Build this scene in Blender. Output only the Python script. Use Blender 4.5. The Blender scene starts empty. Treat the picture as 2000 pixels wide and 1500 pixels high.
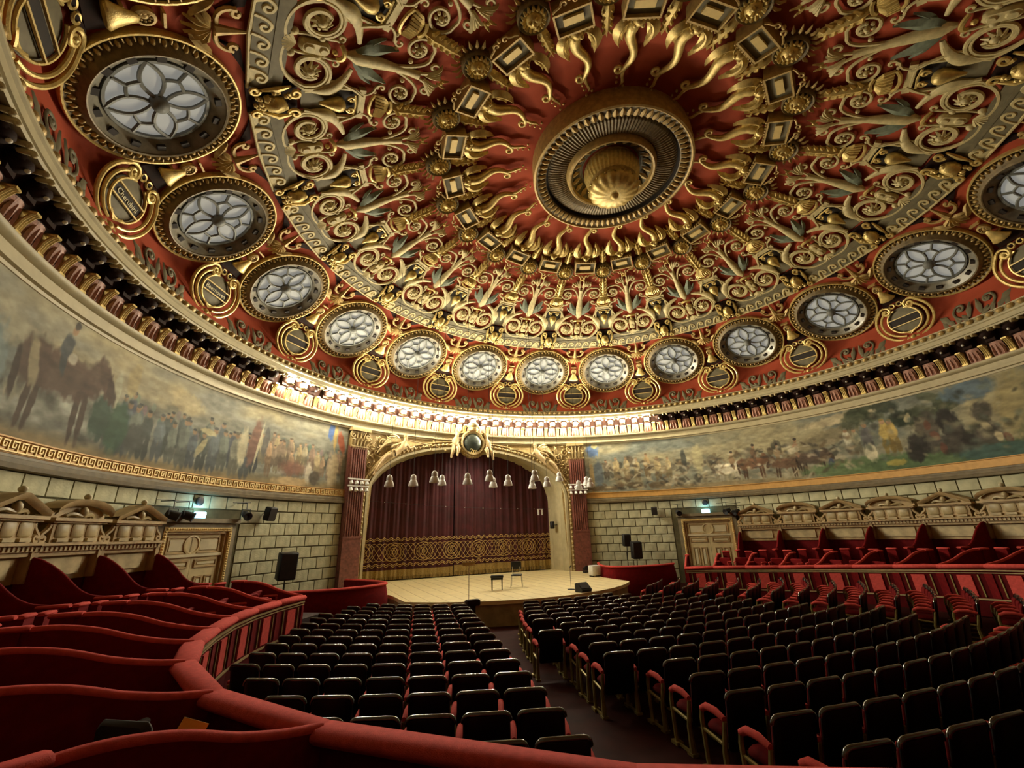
import bpy, bmesh, math, random
import numpy as np
from mathutils import Matrix, Vector
random.seed(7); rng = np.random.default_rng(11)
SC = bpy.context.scene; COL = SC.collection
R_ = math.radians; PI = math.pi
ZC = 3.0                      # height of the viewer; parterre floor near the stage is about 0

# ---------------------------------------------------------------- camera, exposure, world
cam = bpy.data.cameras.new('camera'); camo = bpy.data.objects.new('camera', cam); COL.objects.link(camo)
cam.sensor_width = 36; cam.sensor_fit = 'HORIZONTAL'; cam.lens = 36 * .84070; cam.clip_start = .05
cam.lens = 36 * 840.7 / 2000
_f = Vector((.41381, .85082, .32384)); _r = Vector((.90291, -.42899, -.02669)); _u = Vector((-.11622, -.30345, .94573))
camo.matrix_world = Matrix(((_r.x, _u.x, -_f.x, -8.65), (_r.y, _u.y, -_f.y, -9.58), (_r.z, _u.z, -_f.z, ZC), (0, 0, 0, 1)))
SC.camera = camo
vs = SC.view_settings; vs.view_transform = 'Standard'; vs.look = 'None'; vs.gamma = 1; vs.use_curve_mapping = False
vs.exposure = 0.12
BULB = 600.0                   # emission of one lit cornice bulb
GLASS = .3                    # daylight behind the round windows
w = bpy.data.worlds.new('world'); SC.world = w; w.use_nodes = True
w.node_tree.nodes['Background'].inputs[0].default_value = (.03, .03, .035, 1)
w.node_tree.nodes['Background'].inputs[1].default_value = .3
SC.cycles.max_bounces = 6; SC.cycles.diffuse_bounces = 4; SC.cycles.glossy_bounces = 3
SC.cycles.sample_clamp_indirect = 4.0; SC.cycles.use_light_tree = True
SC.cycles.caustics_reflective = False; SC.cycles.caustics_refractive = False

# ---------------------------------------------------------------- materials
def lin(c): return tuple(((x / 255) / 12.92 if x / 255 <= .04045 else ((x / 255 + .055) / 1.055) ** 2.4) for x in c)
def mat(name, rgb, rough=.6, metal=0., var=.25, scale=6., bump=0., bscale=30., emit=None, es=0., coat=0., spec=.5, sheen=0.):
    m = bpy.data.materials.new(name); m.use_nodes = True; nt = m.node_tree; b = nt.nodes['Principled BSDF']
    b.inputs['Roughness'].default_value = rough; b.inputs['Metallic'].default_value = metal
    b.inputs['Specular IOR Level'].default_value = spec
    b.inputs['Coat Weight'].default_value = coat; b.inputs['Coat Roughness'].default_value = .12
    if sheen: b.inputs['Sheen Weight'].default_value = sheen; b.inputs['Sheen Tint'].default_value = (*lin(rgb), 1); b.inputs['Sheen Roughness'].default_value = .4
    c = lin(rgb)
    if var:
        tc = nt.nodes.new('ShaderNodeTexCoord'); n = nt.nodes.new('ShaderNodeTexNoise'); n.inputs['Scale'].default_value = scale; n.inputs['Detail'].default_value = 4
        r = nt.nodes.new('ShaderNodeValToRGB')
        r.color_ramp.elements[0].position = .3; r.color_ramp.elements[1].position = .7
        r.color_ramp.elements[0].color = (*[x * (1 - var) for x in c], 1); r.color_ramp.elements[1].color = (*[min(1, x * (1 + var)) for x in c], 1)
        nt.links.new(tc.outputs['Object'], n.inputs['Vector']); nt.links.new(n.outputs['Fac'], r.inputs['Fac']); nt.links.new(r.outputs['Color'], b.inputs['Base Color'])
        if bump:
            n2 = nt.nodes.new('ShaderNodeTexNoise'); n2.inputs['Scale'].default_value = bscale; n2.inputs['Detail'].default_value = 3
            nt.links.new(tc.outputs['Object'], n2.inputs['Vector'])
            bp = nt.nodes.new('ShaderNodeBump'); bp.inputs['Strength'].default_value = bump; bp.inputs['Distance'].default_value = .02
            nt.links.new(n2.outputs['Fac'], bp.inputs['Height']); nt.links.new(bp.outputs['Normal'], b.inputs['Normal'])
    else: b.inputs['Base Color'].default_value = (*c, 1)
    if emit: b.inputs['Emission Color'].default_value = (*emit, 1); b.inputs['Emission Strength'].default_value = es
    return m
M = dict(
    gold=mat('gilding', (208, 182, 112), .34, .38, .22, 9, .3, 40),
    gold2=mat('old_gilding', (178, 150, 92), .5, .25, .25, 7, .3, 30),
    gold3=mat('antique_gilding', (166, 144, 96), .45, .15, .25, 9, .3, 40), trimc=mat('cream_moulding', (174, 162, 126), .6, 0, .1, 3),
    khaki=mat('khaki_stucco', (192, 176, 126), .55, .08, .2, 7, .25, 30),
    red=mat('dome_red', (158, 70, 46), .8, 0, .14, 1.2, .15, 60, spec=.15),
    greygreen=mat('grey_green_stucco', (106, 98, 72), .7, 0, .2, 5),
    leaf=mat('green_leaf_paint', (104, 112, 92), .7, 0, .25, 8, .2, 30),
    brown=mat('dark_brown_paint', (36, 19, 12), .8, 0, .3, 5, spec=.15),
    rim=mat('bronze_rim', (112, 96, 64), .5, .15, .3, 9, .3, 40),
    dark=mat('dark_recess', (34, 24, 16), .8, 0, .3, 5),
    tracery=mat('lead_tracery', (112, 114, 108), .6, 0, .1, 5),
    reveal=mat('window_reveal', (130, 125, 110), .35, .1, .35, 4),
    glass=mat('frosted_glass', (150, 150, 144), .95, 0, .03, 2, spec=0, emit=lin((206, 206, 198)), es=GLASS),
    cream=mat('cream_paint', (186, 170, 126), .55, 0, .12, 3),
    cream2=mat('cream_plaster', (190, 180, 146), .6, 0, .1, 3),
    wood=mat('painted_wood', (166, 142, 98), .55, 0, .2, 5, .15, 30),
    woodl=mat('painted_wood_panel', (172, 156, 116), .5, 0, .25, 4),
    pink=mat('rose_stucco', (158, 112, 92), .6, 0, .3, 14, .4, 25),
    band=mat('ochre_band', (190, 146, 78), .6, .1, .12, 5),
    bandl=mat('pale_gold_relief', (206, 180, 116), .5, .2, .1, 5),
    stone=mat('grey_green_stone', (178, 176, 144), .8, 0, .14, 3.5, .3, 18),
    mortar=mat('joint', (84, 78, 50), .9, 0, .2, 5),
    moulding=mat('moulding_grey', (112, 100, 74), .6, 0, .2, 5),
    marble=mat('red_marble', (116, 70, 60), .35, 0, .35, 9, .05, 30),
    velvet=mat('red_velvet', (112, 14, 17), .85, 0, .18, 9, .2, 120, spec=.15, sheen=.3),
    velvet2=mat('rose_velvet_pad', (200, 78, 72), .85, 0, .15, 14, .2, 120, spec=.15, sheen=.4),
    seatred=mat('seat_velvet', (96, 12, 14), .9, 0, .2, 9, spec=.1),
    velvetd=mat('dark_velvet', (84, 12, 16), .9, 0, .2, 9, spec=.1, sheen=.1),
    lacquer=mat('black_lacquer', (8, 7, 7), .38, 0, 0, spec=.25),
    gloss=mat('gloss_black_trim', (14, 12, 11), .12, 0, 0, spec=1., coat=.8),
    blackm=mat('black_plastic', (16, 15, 17), .6, 0, .2, 8),
    brass=mat('olive_brass', (146, 132, 76), .45, .5, .25, 9),
    steel=mat('chrome', (190, 190, 190), .25, 1, 0),
    alu=mat('aluminium', (236, 238, 238), .4, 0, .08, 9),
    white=mat('white_paint', (214, 214, 208), .5, 0, .08, 9),
    stage=mat('pale_boards', (232, 215, 164), .45, 0, .08, 2.5),
    carpet=mat('dark_red_carpet', (40, 10, 9), .8, 0, .35, 14, .2, 120),
    parquet=mat('dark_floor', (48, 17, 13), .75, 0, .3, 3, spec=.06),
    skin=mat('gilt_flesh', (184, 158, 114), .5, .1, .15, 6),
    curtain=mat('wine_curtain', (66, 17, 25), .8, 0, .3, 2.2, sheen=.2),
    embroid=mat('gold_thread', (190, 160, 100), .6, .3, .25, 30),
    fringe=mat('olive_fringe', (150, 126, 70), .75, .1, .3, 25, .4, 60),
    paper=mat('yellow_card', (236, 200, 84), .7, 0, 0),
    cable=mat('dark_cable', (40, 36, 34), .7, 0, 0),
    bulb=mat('lit_bulb', (255, 240, 220), .4, 0, 0, emit=(1, .9, .67), es=BULB),
    bulboff=mat('unlit_bulb', (226, 222, 210), .15, 0, 0),
    sign=mat('lit_sign', (180, 230, 255), .4, 0, 0, emit=(.25, .75, 1.), es=5.),
    signw=mat('lit_sign_face', (230, 245, 255), .4, 0, 0, emit=(.72, .92, 1.), es=9.),
    letter=mat('pale_letters', (206, 196, 160), .5, .1, 0),
)

# ---------------------------------------------------------------- mesh helpers
class MB:
    def __init__(s): s.v = []; s.f = []; s.n = 0
    def add(s, v, f):
        v = np.asarray(v, float); s.v.append(v); o = s.n; s.f += [tuple(i + o for i in q) for q in f]; s.n += len(v); return s
    def box(s, c, d, rot=None, taper=1.):
        x, y, z = [k / 2 for k in d]
        v = np.array([(sx * x * (taper if sz > 0 else 1), sy * y * (taper if sz > 0 else 1), sz * z) for sx in (-1, 1) for sy in (-1, 1) for sz in (-1, 1)], float)
        if rot is not None: v = v @ np.array(Matrix(rot).to_3x3()).T
        return s.add(v + np.array(c), [(0, 1, 3, 2), (4, 6, 7, 5), (0, 4, 5, 1), (2, 3, 7, 6), (0, 2, 6, 4), (1, 5, 7, 3)])
    def rbox(s, c, d, r=.02, axis=2):
        # box with chamfered edges along one axis (8-gon section), capped
        a, b = [k for k in range(3) if k != axis]; x, y = d[a] / 2, d[b] / 2; r = min(r, x * .9, y * .9)
        ring = [(x - r, -y), (x, -y + r), (x, y - r), (x - r, y), (-x + r, y), (-x, y - r), (-x, -y + r), (-x + r, -y)]
        L = []
        for h, k in ((-.5, 1 - r * .8 / max(x, y)), (-.5 + min(.45, r / d[axis]), 1), (.5 - min(.45, r / d[axis]), 1), (.5, 1 - r * .8 / max(x, y))):
            for p in ring:
                q = [0, 0, 0]; q[a] = p[0] * k; q[b] = p[1] * k; q[axis] = h * d[axis]; L.append(q)
        f = [(i * 8 + j, i * 8 + (j + 1) % 8, i * 8 + 8 + (j + 1) % 8, i * 8 + 8 + j) for i in range(3) for j in range(8)]
        f += [tuple(range(7, -1, -1)), tuple(range(24, 32))]
        return s.add(np.array(L) + np.array(c), f)
    def tube(s, p, r, n=6, up=(0, 0, 1), flat=1., cap=True, closed=False):
        p = np.asarray(p, float); N = len(p); r = np.broadcast_to(np.asarray(r, float), (N,))
        t = np.gradient(p, axis=0) if not closed else np.roll(p, -1, 0) - np.roll(p, 1, 0)
        t /= np.linalg.norm(t, axis=1)[:, None] + 1e-12
        up = np.broadcast_to(np.asarray(up, float), (N, 3)); a = np.cross(t, up); ln = np.linalg.norm(a, axis=1)
        bad = ln < 1e-3
        if bad.any(): a[bad] = np.cross(t[bad], (1, .01, 0)); ln = np.linalg.norm(a, axis=1)
        a /= ln[:, None]; b = np.cross(a, t)
        th = np.arange(n) / n * 2 * PI
        v = p[:, None] + r[:, None, None] * (np.cos(th)[None, :, None] * a[:, None] + flat * np.sin(th)[None, :, None] * b[:, None])
        f = [(i * n + j, i * n + (j + 1) % n, ((i + 1) % N) * n + (j + 1) % n, ((i + 1) % N) * n + j) for i in range(N if closed else N - 1) for j in range(n)]
        if cap and not closed: f += [tuple(range(n - 1, -1, -1)), tuple(range((N - 1) * n, N * n))]
        return s.add(v.reshape(-1, 3), f)
    def lathe(s, prof, n=16, c=(0, 0, 0), M3=None, wave=None, cap=False):
        # profile of (radius, height) around local z
        prof = np.asarray(prof, float); th = np.arange(n) / n * 2 * PI; N = len(prof)
        k = np.ones((N, n)) if wave is None else 1 + wave[0] * np.cos(th * wave[1])[None, :] * np.ones((N, 1))
        v = np.stack([prof[:, :1] * np.cos(th) * k, prof[:, :1] * np.sin(th) * k, prof[:, 1:] * np.ones(n)], -1).reshape(-1, 3)
        if M3 is not None: v = v @ np.asarray(M3, float).T
        f = [(i * n + j, i * n + (j + 1) % n, (i + 1) * n + (j + 1) % n, (i + 1) * n + j) for i in range(N - 1) for j in range(n)]
        if cap: f += [tuple(range(n - 1, -1, -1)), tuple(range((N - 1) * n, N * n))]
        return s.add(v + np.array(c), f)
    def ball(s, c, r, n=8, m=5, sc=(1, 1, 1)):
        a = np.linspace(-PI / 2, PI / 2, m); k0 = s.n
        s.lathe(np.stack([np.maximum(np.cos(a), 1e-4), np.sin(a)], -1), n)
        s.v[-1] = s.v[-1] * (np.array(sc) * r) + np.array(c); return s
    def grid(s, fn, us, vs):
        v = np.array([fn(u, q) for u in us for q in vs]); nv = len(vs)
        return s.add(v, [(i * nv + j, (i + 1) * nv + j, (i + 1) * nv + j + 1, i * nv + j + 1) for i in range(len(us) - 1) for j in range(nv - 1)])
    def prism(s, poly, z0, z1, ax=(0, 1, 2)):
        n = len(poly); v = np.zeros((2 * n, 3))
        for i, (x, y) in enumerate(poly):
            for k, z in ((0, z0), (1, z1)): v[k * n + i, ax[0]] = x; v[k * n + i, ax[1]] = y; v[k * n + i, ax[2]] = z
        return s.add(v, [tuple(range(n - 1, -1, -1)), tuple(range(n, 2 * n))] + [(i, (i + 1) % n, n + (i + 1) % n, n + i) for i in range(n)])
    def plate(s, pts, wd, th, up=(0, 0, 1)):
        # leaf / strap: a ridge line with half-widths, raised in the middle
        p = np.asarray(pts, float); N = len(p); wd = np.broadcast_to(np.asarray(wd, float), (N,)); t = np.gradient(p, axis=0); t /= np.linalg.norm(t, axis=1)[:, None] + 1e-9
        up = np.array(up, float); a = np.cross(t, up); a /= np.linalg.norm(a, axis=1)[:, None] + 1e-9
        v = np.stack([p - a * wd[:, None], p + up * th, p + a * wd[:, None], p - up * th * .3], 1).reshape(-1, 3)
        return s.add(v, [(i * 4 + j, i * 4 + (j + 1) % 4, i * 4 + 4 + (j + 1) % 4, i * 4 + 4 + j) for i in range(N - 1) for j in range(4)] + [(3, 2, 1, 0), tuple((N - 1) * 4 + j for j in range(4))])
    def xf(s, fn):
        s.v = [fn(np.concatenate(s.v))]; return s
    def mesh(s, name, m, smooth=True):
        me = bpy.data.meshes.new(name); V = np.concatenate(s.v) if s.v else np.zeros((0, 3))
        me.from_pydata(V.tolist(), [], s.f); me.materials.append(M[m] if isinstance(m, str) else m)
        bm = bmesh.new(); bm.from_mesh(me); bmesh.ops.recalc_face_normals(bm, faces=bm.faces); bm.to_mesh(me); bm.free()
        if smooth:
            me.polygons.foreach_set('use_smooth', [True] * len(me.polygons)); me.set_sharp_from_angle(angle=R_(47))
        me.update(); return me
    def build(s, name, m, parent=None, smooth=True, mw=None):
        return link(name, s.mesh(name, m, smooth), parent, mw)
def link(name, me, parent=None, mw=None):
    o = bpy.data.objects.new(name, me); COL.objects.link(o)
    if parent is not None: o.parent = parent
    if mw is not None: o.matrix_local = mw
    return o
def empty(name, mw=None, parent=None):
    o = bpy.data.objects.new(name, None); COL.objects.link(o); o.empty_display_size = .1
    if parent is not None: o.parent = parent
    if mw is not None: o.matrix_local = mw
    return o
def tag(o, label=None, cat=None, group=None, kind=None):
    if label: o['label'] = label
    if cat: o['category'] = cat
    if group: o['group'] = group
    if kind: o['kind'] = kind
    return o
KIDS = {}
def copy_tree(o, parent=None, mw=None):
    c = o.copy(); COL.objects.link(c)
    if parent is not None: c.parent = parent
    if mw is not None: c.matrix_local = mw
    ks = KIDS.get(o.name)
    if ks is None: ks = KIDS[o.name] = list(o.children)
    for k in ks: copy_tree(k, c)
    return c
ORD = ['first', 'second', 'third', 'fourth', 'fifth', 'sixth', 'seventh', 'eighth', 'ninth', 'tenth', 'eleventh', 'twelfth', 'thirteenth', 'fourteenth', 'fifteenth', 'sixteenth', 'seventeenth', 'eighteenth', 'nineteenth', 'twentieth', 'twenty-first', 'twenty-second', 'twenty-third', 'twenty-fourth', 'twenty-fifth', 'twenty-sixth', 'twenty-seventh', 'twenty-eighth', 'twenty-ninth']
def pol(az, r, z=0.): a = R_(az); return np.array([r * math.sin(a), r * math.cos(a), z])
def frame(az, r, z, lean=0.):
    a = R_(az); t = R_(lean); rho = Vector((math.sin(a), math.cos(a), 0)); k = Vector((0, 0, 1))
    x = Vector((math.cos(a), -math.sin(a), 0)); y = math.cos(t) * k - math.sin(t) * rho; n = -math.cos(t) * rho - math.sin(t) * k
    return Matrix(((x.x, y.x, n.x, r * rho.x), (x.y, y.y, n.y, r * rho.y), (x.z, y.z, n.z, z), (0, 0, 0, 1)))
def rotz(az): return Matrix.Rotation(-R_(az), 4, 'Z')
def ringlathe(prof, a0, a1, step=1.5):
    # profile of (radius, Z) swept in azimuth
    n = max(2, int(abs(a1 - a0) / step) + 1); az = np.radians(np.linspace(a0, a1, n)); p = np.asarray(prof, float); N = len(p)
    v = np.stack([p[None, :, 0] * np.sin(az)[:, None], p[None, :, 0] * np.cos(az)[:, None], np.broadcast_to(p[None, :, 1], (n, N))], -1).reshape(-1, 3)
    mb = MB(); mb.add(v, [(i * N + j, (i + 1) * N + j, (i + 1) * N + j + 1, i * N + j + 1) for i in range(n - 1) for j in range(N - 1)]); return mb
def spiral(cx, cy, r0, r1, a0, turns, n=26):
    t = np.linspace(0, 1, n); r = r0 + (r1 - r0) * t ** .8; a = R_(a0) + turns * 2 * PI * t
    return np.stack([cx + r * np.cos(a), cy + r * np.sin(a), np.zeros(n)], -1)
def bez(p0, p1, p2, p3, n=12):
    t = np.linspace(0, 1, n)[:, None]; p0, p1, p2, p3 = [np.array(list(p) + [0] * (3 - len(p)), float) for p in (p0, p1, p2, p3)]
    return (1 - t) ** 3 * p0 + 3 * (1 - t) ** 2 * t * p1 + 3 * (1 - t) * t * t * p2 + t ** 3 * p3
def mir(p): q = np.array(p, float); q[:, 0] *= -1; return q
def circ(cx, cy, r, n=24, z=0.): t = np.arange(n) / n * 2 * PI; return np.stack([cx + r * np.cos(t), cy + r * np.sin(t), np.full(n, z)], -1)

# ---------------------------------------------------------------- the room shell
RW = 14.25; RS, HS = 22.9, -6.9
def Hd(r): return HS + np.sqrt(RS * RS - np.asarray(r) ** 2)
def dome(V):
    # flat ornament coordinates (tangential m, radius m, depth towards the hall) -> world, sector centred on +y
    u, v, d = V[:, 0], V[:, 1], V[:, 2]; a = u / np.maximum(v, .3); x = v * np.sin(a); y = v * np.cos(a); z = Hd(v)
    k = (RS - d) / RS
    return np.stack([x * k, y * k, HS + (z - HS) * k], -1)
prof = [(13.62, 9.9), (13.7, 10.3), (13.88, 10.9), (13.92, 11.2)] + [(r, float(Hd(r))) for r in np.linspace(13.86, .02, 40)]
ceiling = ringlathe(prof, -180, 180, 3).build('ceiling', 'red'); tag(ceiling, kind='structure')
floor = MB()
def floorz(x, y): return .02 + .034 * (math.hypot(x, y - 12) - 8.12)
floor.grid(lambda r, a: (lambda p: (p[0], p[1], floorz(p[0], p[1])))(pol(a, r)), np.linspace(.01, 14.4, 24), np.linspace(-180, 180, 61))
floor = floor.build('floor', 'parquet'); tag(floor, kind='structure')
ring = ringlathe([(9.9, .02), (9.9, .78), (12.15, .78), (12.15, 1.0), (14.3, 1.0)], 50, 310, 2)
lf = ring.build('lodge_floor', 'carpet', floor)

def wall(name, a0, a1):
    o = ringlathe([(RW + .03, -.4), (RW + .03, 4.52)], a0, a1, 1).build(name, 'mortar'); tag(o, kind='structure'); return o
wall_left = wall('wall_left', -180, -28.5); wall_right = wall('wall_right', 28.5, 180)
# stone blocks, each its own piece
BW, BH = 2.72, .452
def block(a0, a1):
    mb = MB(); n = 3; az = np.radians(np.linspace(-(a1 - a0) / 2, (a1 - a0) / 2, n)); g = .0016
    for (R, ga, gz) in ((RW + .04, 0, 0), (RW + .008, 0, 0), (RW - .006, g, .02)):
        pass
    h = BH / 2 - .022
    def P(a, R, z): return (R * math.sin(a), R * math.cos(a), z)
    v = [P(a, RW + .04, s * h) for s in (-1, 1) for a in az] + [P(a, RW + .004, s * h) for s in (-1, 1) for a in az] + \
        [P(a * (1 - .012 / abs(a)) if a else 0, RW - .01, s * (h - .014)) for s in (-1, 1) for a in az]
    f = []
    for L in (0, 6):
        for s in (0, 3):
            f += [(L + s + i, L + s + i + 1, L + 6 + s + i + 1, L + 6 + s + i) for i in range(2)]
        for e in (0, 2): f.append((L + e, L + 6 + e, L + 9 + e, L + 3 + e))
    f += [(12 + i, 13 + i, 16 + i, 15 + i) for i in range(2)]
    mb.add(v, f); return mb.mesh('stone_block', 'stone', False)
full = block(0, BW - .17); half = block(0, BW / 2 - .17)
for wl, sg in ((wall_left, -1), (wall_right, 1)):
    cnt = 0
    for row in range(9):
        zc = 4.44 - BH * (row + .5); off = BW / 2 if row % 2 else 0.
        spans = [(28.6, 48.3)]
        spans += [(61.0, 138.)] if row < 3 else []
        if row < 1: spans = [(28.6, 138.)]
        for a0, a1 in spans:
            a = 28.6 - off
            while a + BW < a1 + .01 or (a1 == 48.3 and a < a1 - 1.5):
                lo, hi = max(a, a0), min(a + BW, a1)
                if hi - lo > 1.0 and a >= a0 - 1.6 and cnt < 300:
                    me = full if hi - lo > BW - .3 else half
                    ac = (lo + hi) / 2 if me is full else (hi - (BW / 2) / 2 if lo == a0 else lo + BW / 4)
                    me_o = link('stone_block', me, wl, rotz(sg * ac) @ Matrix.Translation((0, 0, zc))); cnt += 1
                a += BW
# mouldings round the hall
def trim(i, prof, m, spans, step=1.):
    mb = MB()
    for a0, a1 in spans:
        q = ringlathe(prof, a0, a1, step); mb.add(np.concatenate(q.v), q.f)
    o = mb.build('trim_%d' % i, m); tag(o, kind='structure'); return o
sides = [(-180, -28.45), (28.45, 180)]
trim_1 = trim(1, [(14.26, 4.44), (14.12, 4.46), (14.1, 4.55), (14.16, 4.57), (14.15, 4.66), (14.2, 4.68), (14.2, 4.735), (14.26, 4.74)], 'moulding', sides)
trim_2 = trim(2, [(14.24, 4.73), (14.21, 4.75), (14.22, 5.02), (14.18, 5.03), (14.18, 5.06), (14.26, 5.07)], 'band', sides)
key = MB()
for k in range(121):
    p = np.array([(0, 0), (.20, 0), (.20, .2), (.05, .2), (.05, .08), (.13, .08), (.13, .14)]); p = p + (-.11, -.1)
    a0 = -29.4 - k * .97
    for (x0, y0), (x1, y1) in zip(p[:-1], p[1:]):
        cx, cy = (x0 + x1) / 2, (y0 + y1) / 2
        key.add(np.concatenate(MB().box((0, 0, 0), (abs(x1 - x0) + .028, abs(y1 - y0) + .028, .03)).v) @ np.array(frame(a0, 1, 0).to_3x3()).T + np.array(pol(a0 + math.degrees(cx / RW), 14.2, 4.885 + cy)), [(0, 1, 3, 2), (4, 6, 7, 5), (0, 4, 5, 1), (2, 3, 7, 6), (0, 2, 6, 4), (1, 5, 7, 3)])
    for yy in (-.125, .125):
        pass
key.build('meander_relief', 'bandl', trim_2, smooth=False)['kind'] = 'stuff'
trim_3 = trim(3, [(14.26, 7.96), (14.17, 7.98), (14.16, 8.05), (14.08, 8.07), (14.08, 8.16), (14.1, 8.17), (14.1, 8.33), (13.98, 8.36), (13.93, 8.42), (13.93, 8.47), (14.12, 8.49), (14.16, 8.52)], 'trimc', [(-180, 180)])
trim_4 = trim(4, [(14.14, 8.5), (14.12, 8.8), (14.05, 9.05), (13.9, 9.28), (13.7, 9.42), (13.62, 9.44)], 'brown', [(-180, 180)])
trim_5 = trim(5, [(13.66, 9.4), (13.52, 9.4), (13.5, 9.46), (13.46, 9.47), (13.46, 9.62), (13.42, 9.65), (13.42, 9.71), (13.47, 9.74), (13.52, 9.74), (13.55, 9.78), (13.56, 9.92), (13.6, 9.95), (13.6, 10.0), (13.66, 10.01)], 'trimc', [(-180, 180)])
eggs = MB()
for k in range(270):
    a = k * 360 / 270 + .5
    if 130 < a < 230: continue
    M3 = np.array(frame(a, 1, 0).to_3x3()); b = MB().ball((0, 0, 0), 1, 6, 5, (.125, .1, .075)); eggs.add(b.v[0] @ M3.T + pol(a, 13.53, 9.86), b.f)
eggs.build('egg_moulding', 'gold2', trim_5)['kind'] = 'stuff'

# consoles of the cornice: strap, rose panel, lamp box; the bulbs
strap = MB()
for dx in (-.06, 0, .06):
    strap.tube([(dx, 8.49, .2), (dx, 8.6, .22), (dx * .95, 8.78, .27), (dx * .9, 8.93, .36), (dx * .85, 8.98, .42)], [.036, .036, .034, .034, .03], 6, up=(1, 0, 0))
strap.rbox((0, 8.53, .18), (.22, .08, .16), .02); strap.rbox((0, 8.98, .34), (.2, .06, .22), .02)
strap.box((0, 8.75, .15), (.19, .46, .18), taper=.9)
Fz = np.array([[1, 0, 0], [0, 0, -1], [0, 1, 0]])
def wallmap(V): return np.stack([V[:, 0], RW - V[:, 2], V[:, 1]], -1)   # (tangent, height, towards hall) at azimuth 0
strap_me = strap.xf(wallmap).mesh('console_strap', 'gold')
pn = MB(); pn.grid(lambda u, t: (u * (1 - .22 * t), 8.5 + .5 * t, .17 + .09 * t + .05 * math.cos(u * 6) + .04 * t * t), np.linspace(-.24, .24, 9), np.linspace(0, 1, 6))
for u in (-.15, 0, .15): pn.plate([(u, 8.53, .235), (u, 8.7, .26), (u * .8, 8.9, .29)], [.03, .05, .01], .04, (0, 0, 1))
pn_me = pn.xf(wallmap).mesh('rose_panel', 'pink')
bx = MB(); bx.rbox((0, 9.3, .5), (.42, .2, .26), .06, axis=1); bx.lathe([(.2, 0), (.19, .06), (.13, .12), (.001, .14)], 12, (0, 9.26, .5), M3=np.array([[1, 0, 0], [0, .3, -.95], [0, .95, .3]])); bx.box((0, 9.12, .4), (.3, .2, .1))
bx_me = bx.xf(wallmap).mesh('lamp_box', 'brown')
br = MB()
for s in (-1, 1): br.rbox((s * .25, 9.36, .66), (.1, .1, .26), .03, axis=2); br.ball((s * .25, 9.33, .76), .055, 6, 5)
br_me = br.xf(wallmap).mesh('modillion', 'cream')
bo_me = MB().ball((0, 9.15, .64), .045, 8, 6).xf(wallmap).mesh('bulb', 'bulboff')
lit = [-45, -42] + list(range(-36, 48, 3))
for k in range(120):
    a = k * 3 - 180
    if abs(a) > 132: continue
    link('console_strap', strap_me, trim_4, rotz(a + 1.5)); link('rose_panel', pn_me, trim_4, rotz(a))
    b = link('lamp_box', bx_me, trim_4, rotz(a)); link('modillion', br_me, trim_4, rotz(a))
    if a not in lit: link('bulb', bo_me, b)
bl = MB().ball((0, 0, 0), .12, 12, 8, (1.2, 1, 1)).mesh('cornice_lamp', 'bulb')
sk = MB().lathe([(.0, .1), (.07, .1), (.09, .03), (.06, -.02)], 10, M3=np.array([[1, 0, 0], [0, 0, 1], [0, 1, 0]])).mesh('socket', 'cream')
dish = MB().lathe([(.001, -.15), (.09, -.15), (.15, -.12), (.155, -.13), (.09, -.165), (.001, -.17)], 14, M3=np.array([[1, 0, 0], [0, 0, 1], [0, -1, 0]])).mesh('light_shield', 'gold3')  # added dish under each bulb, blocks its steep downward light onto the arch
for i, a in enumerate(lit):
    o = link('cornice_lamp', bl, None, frame(a, 13.53, 9.16))
    s_ = link('socket', sk, o, Matrix.Translation((0, .03, 0))); link('light_shield', dish, o)
    if a < -40: tag(o, 'glowing lamp on the cornice, ' + ('outer' if a == -45 else 'inner') + ' of the lit pair left of the gap', 'lamp', 'lit lamps along the cornice')
    else: tag(o, 'glowing white cornice lamp above the stage, ' + ORD[i - 2] + ' from the left in the unbroken row', 'lamp', 'lit lamps along the cornice')

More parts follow.
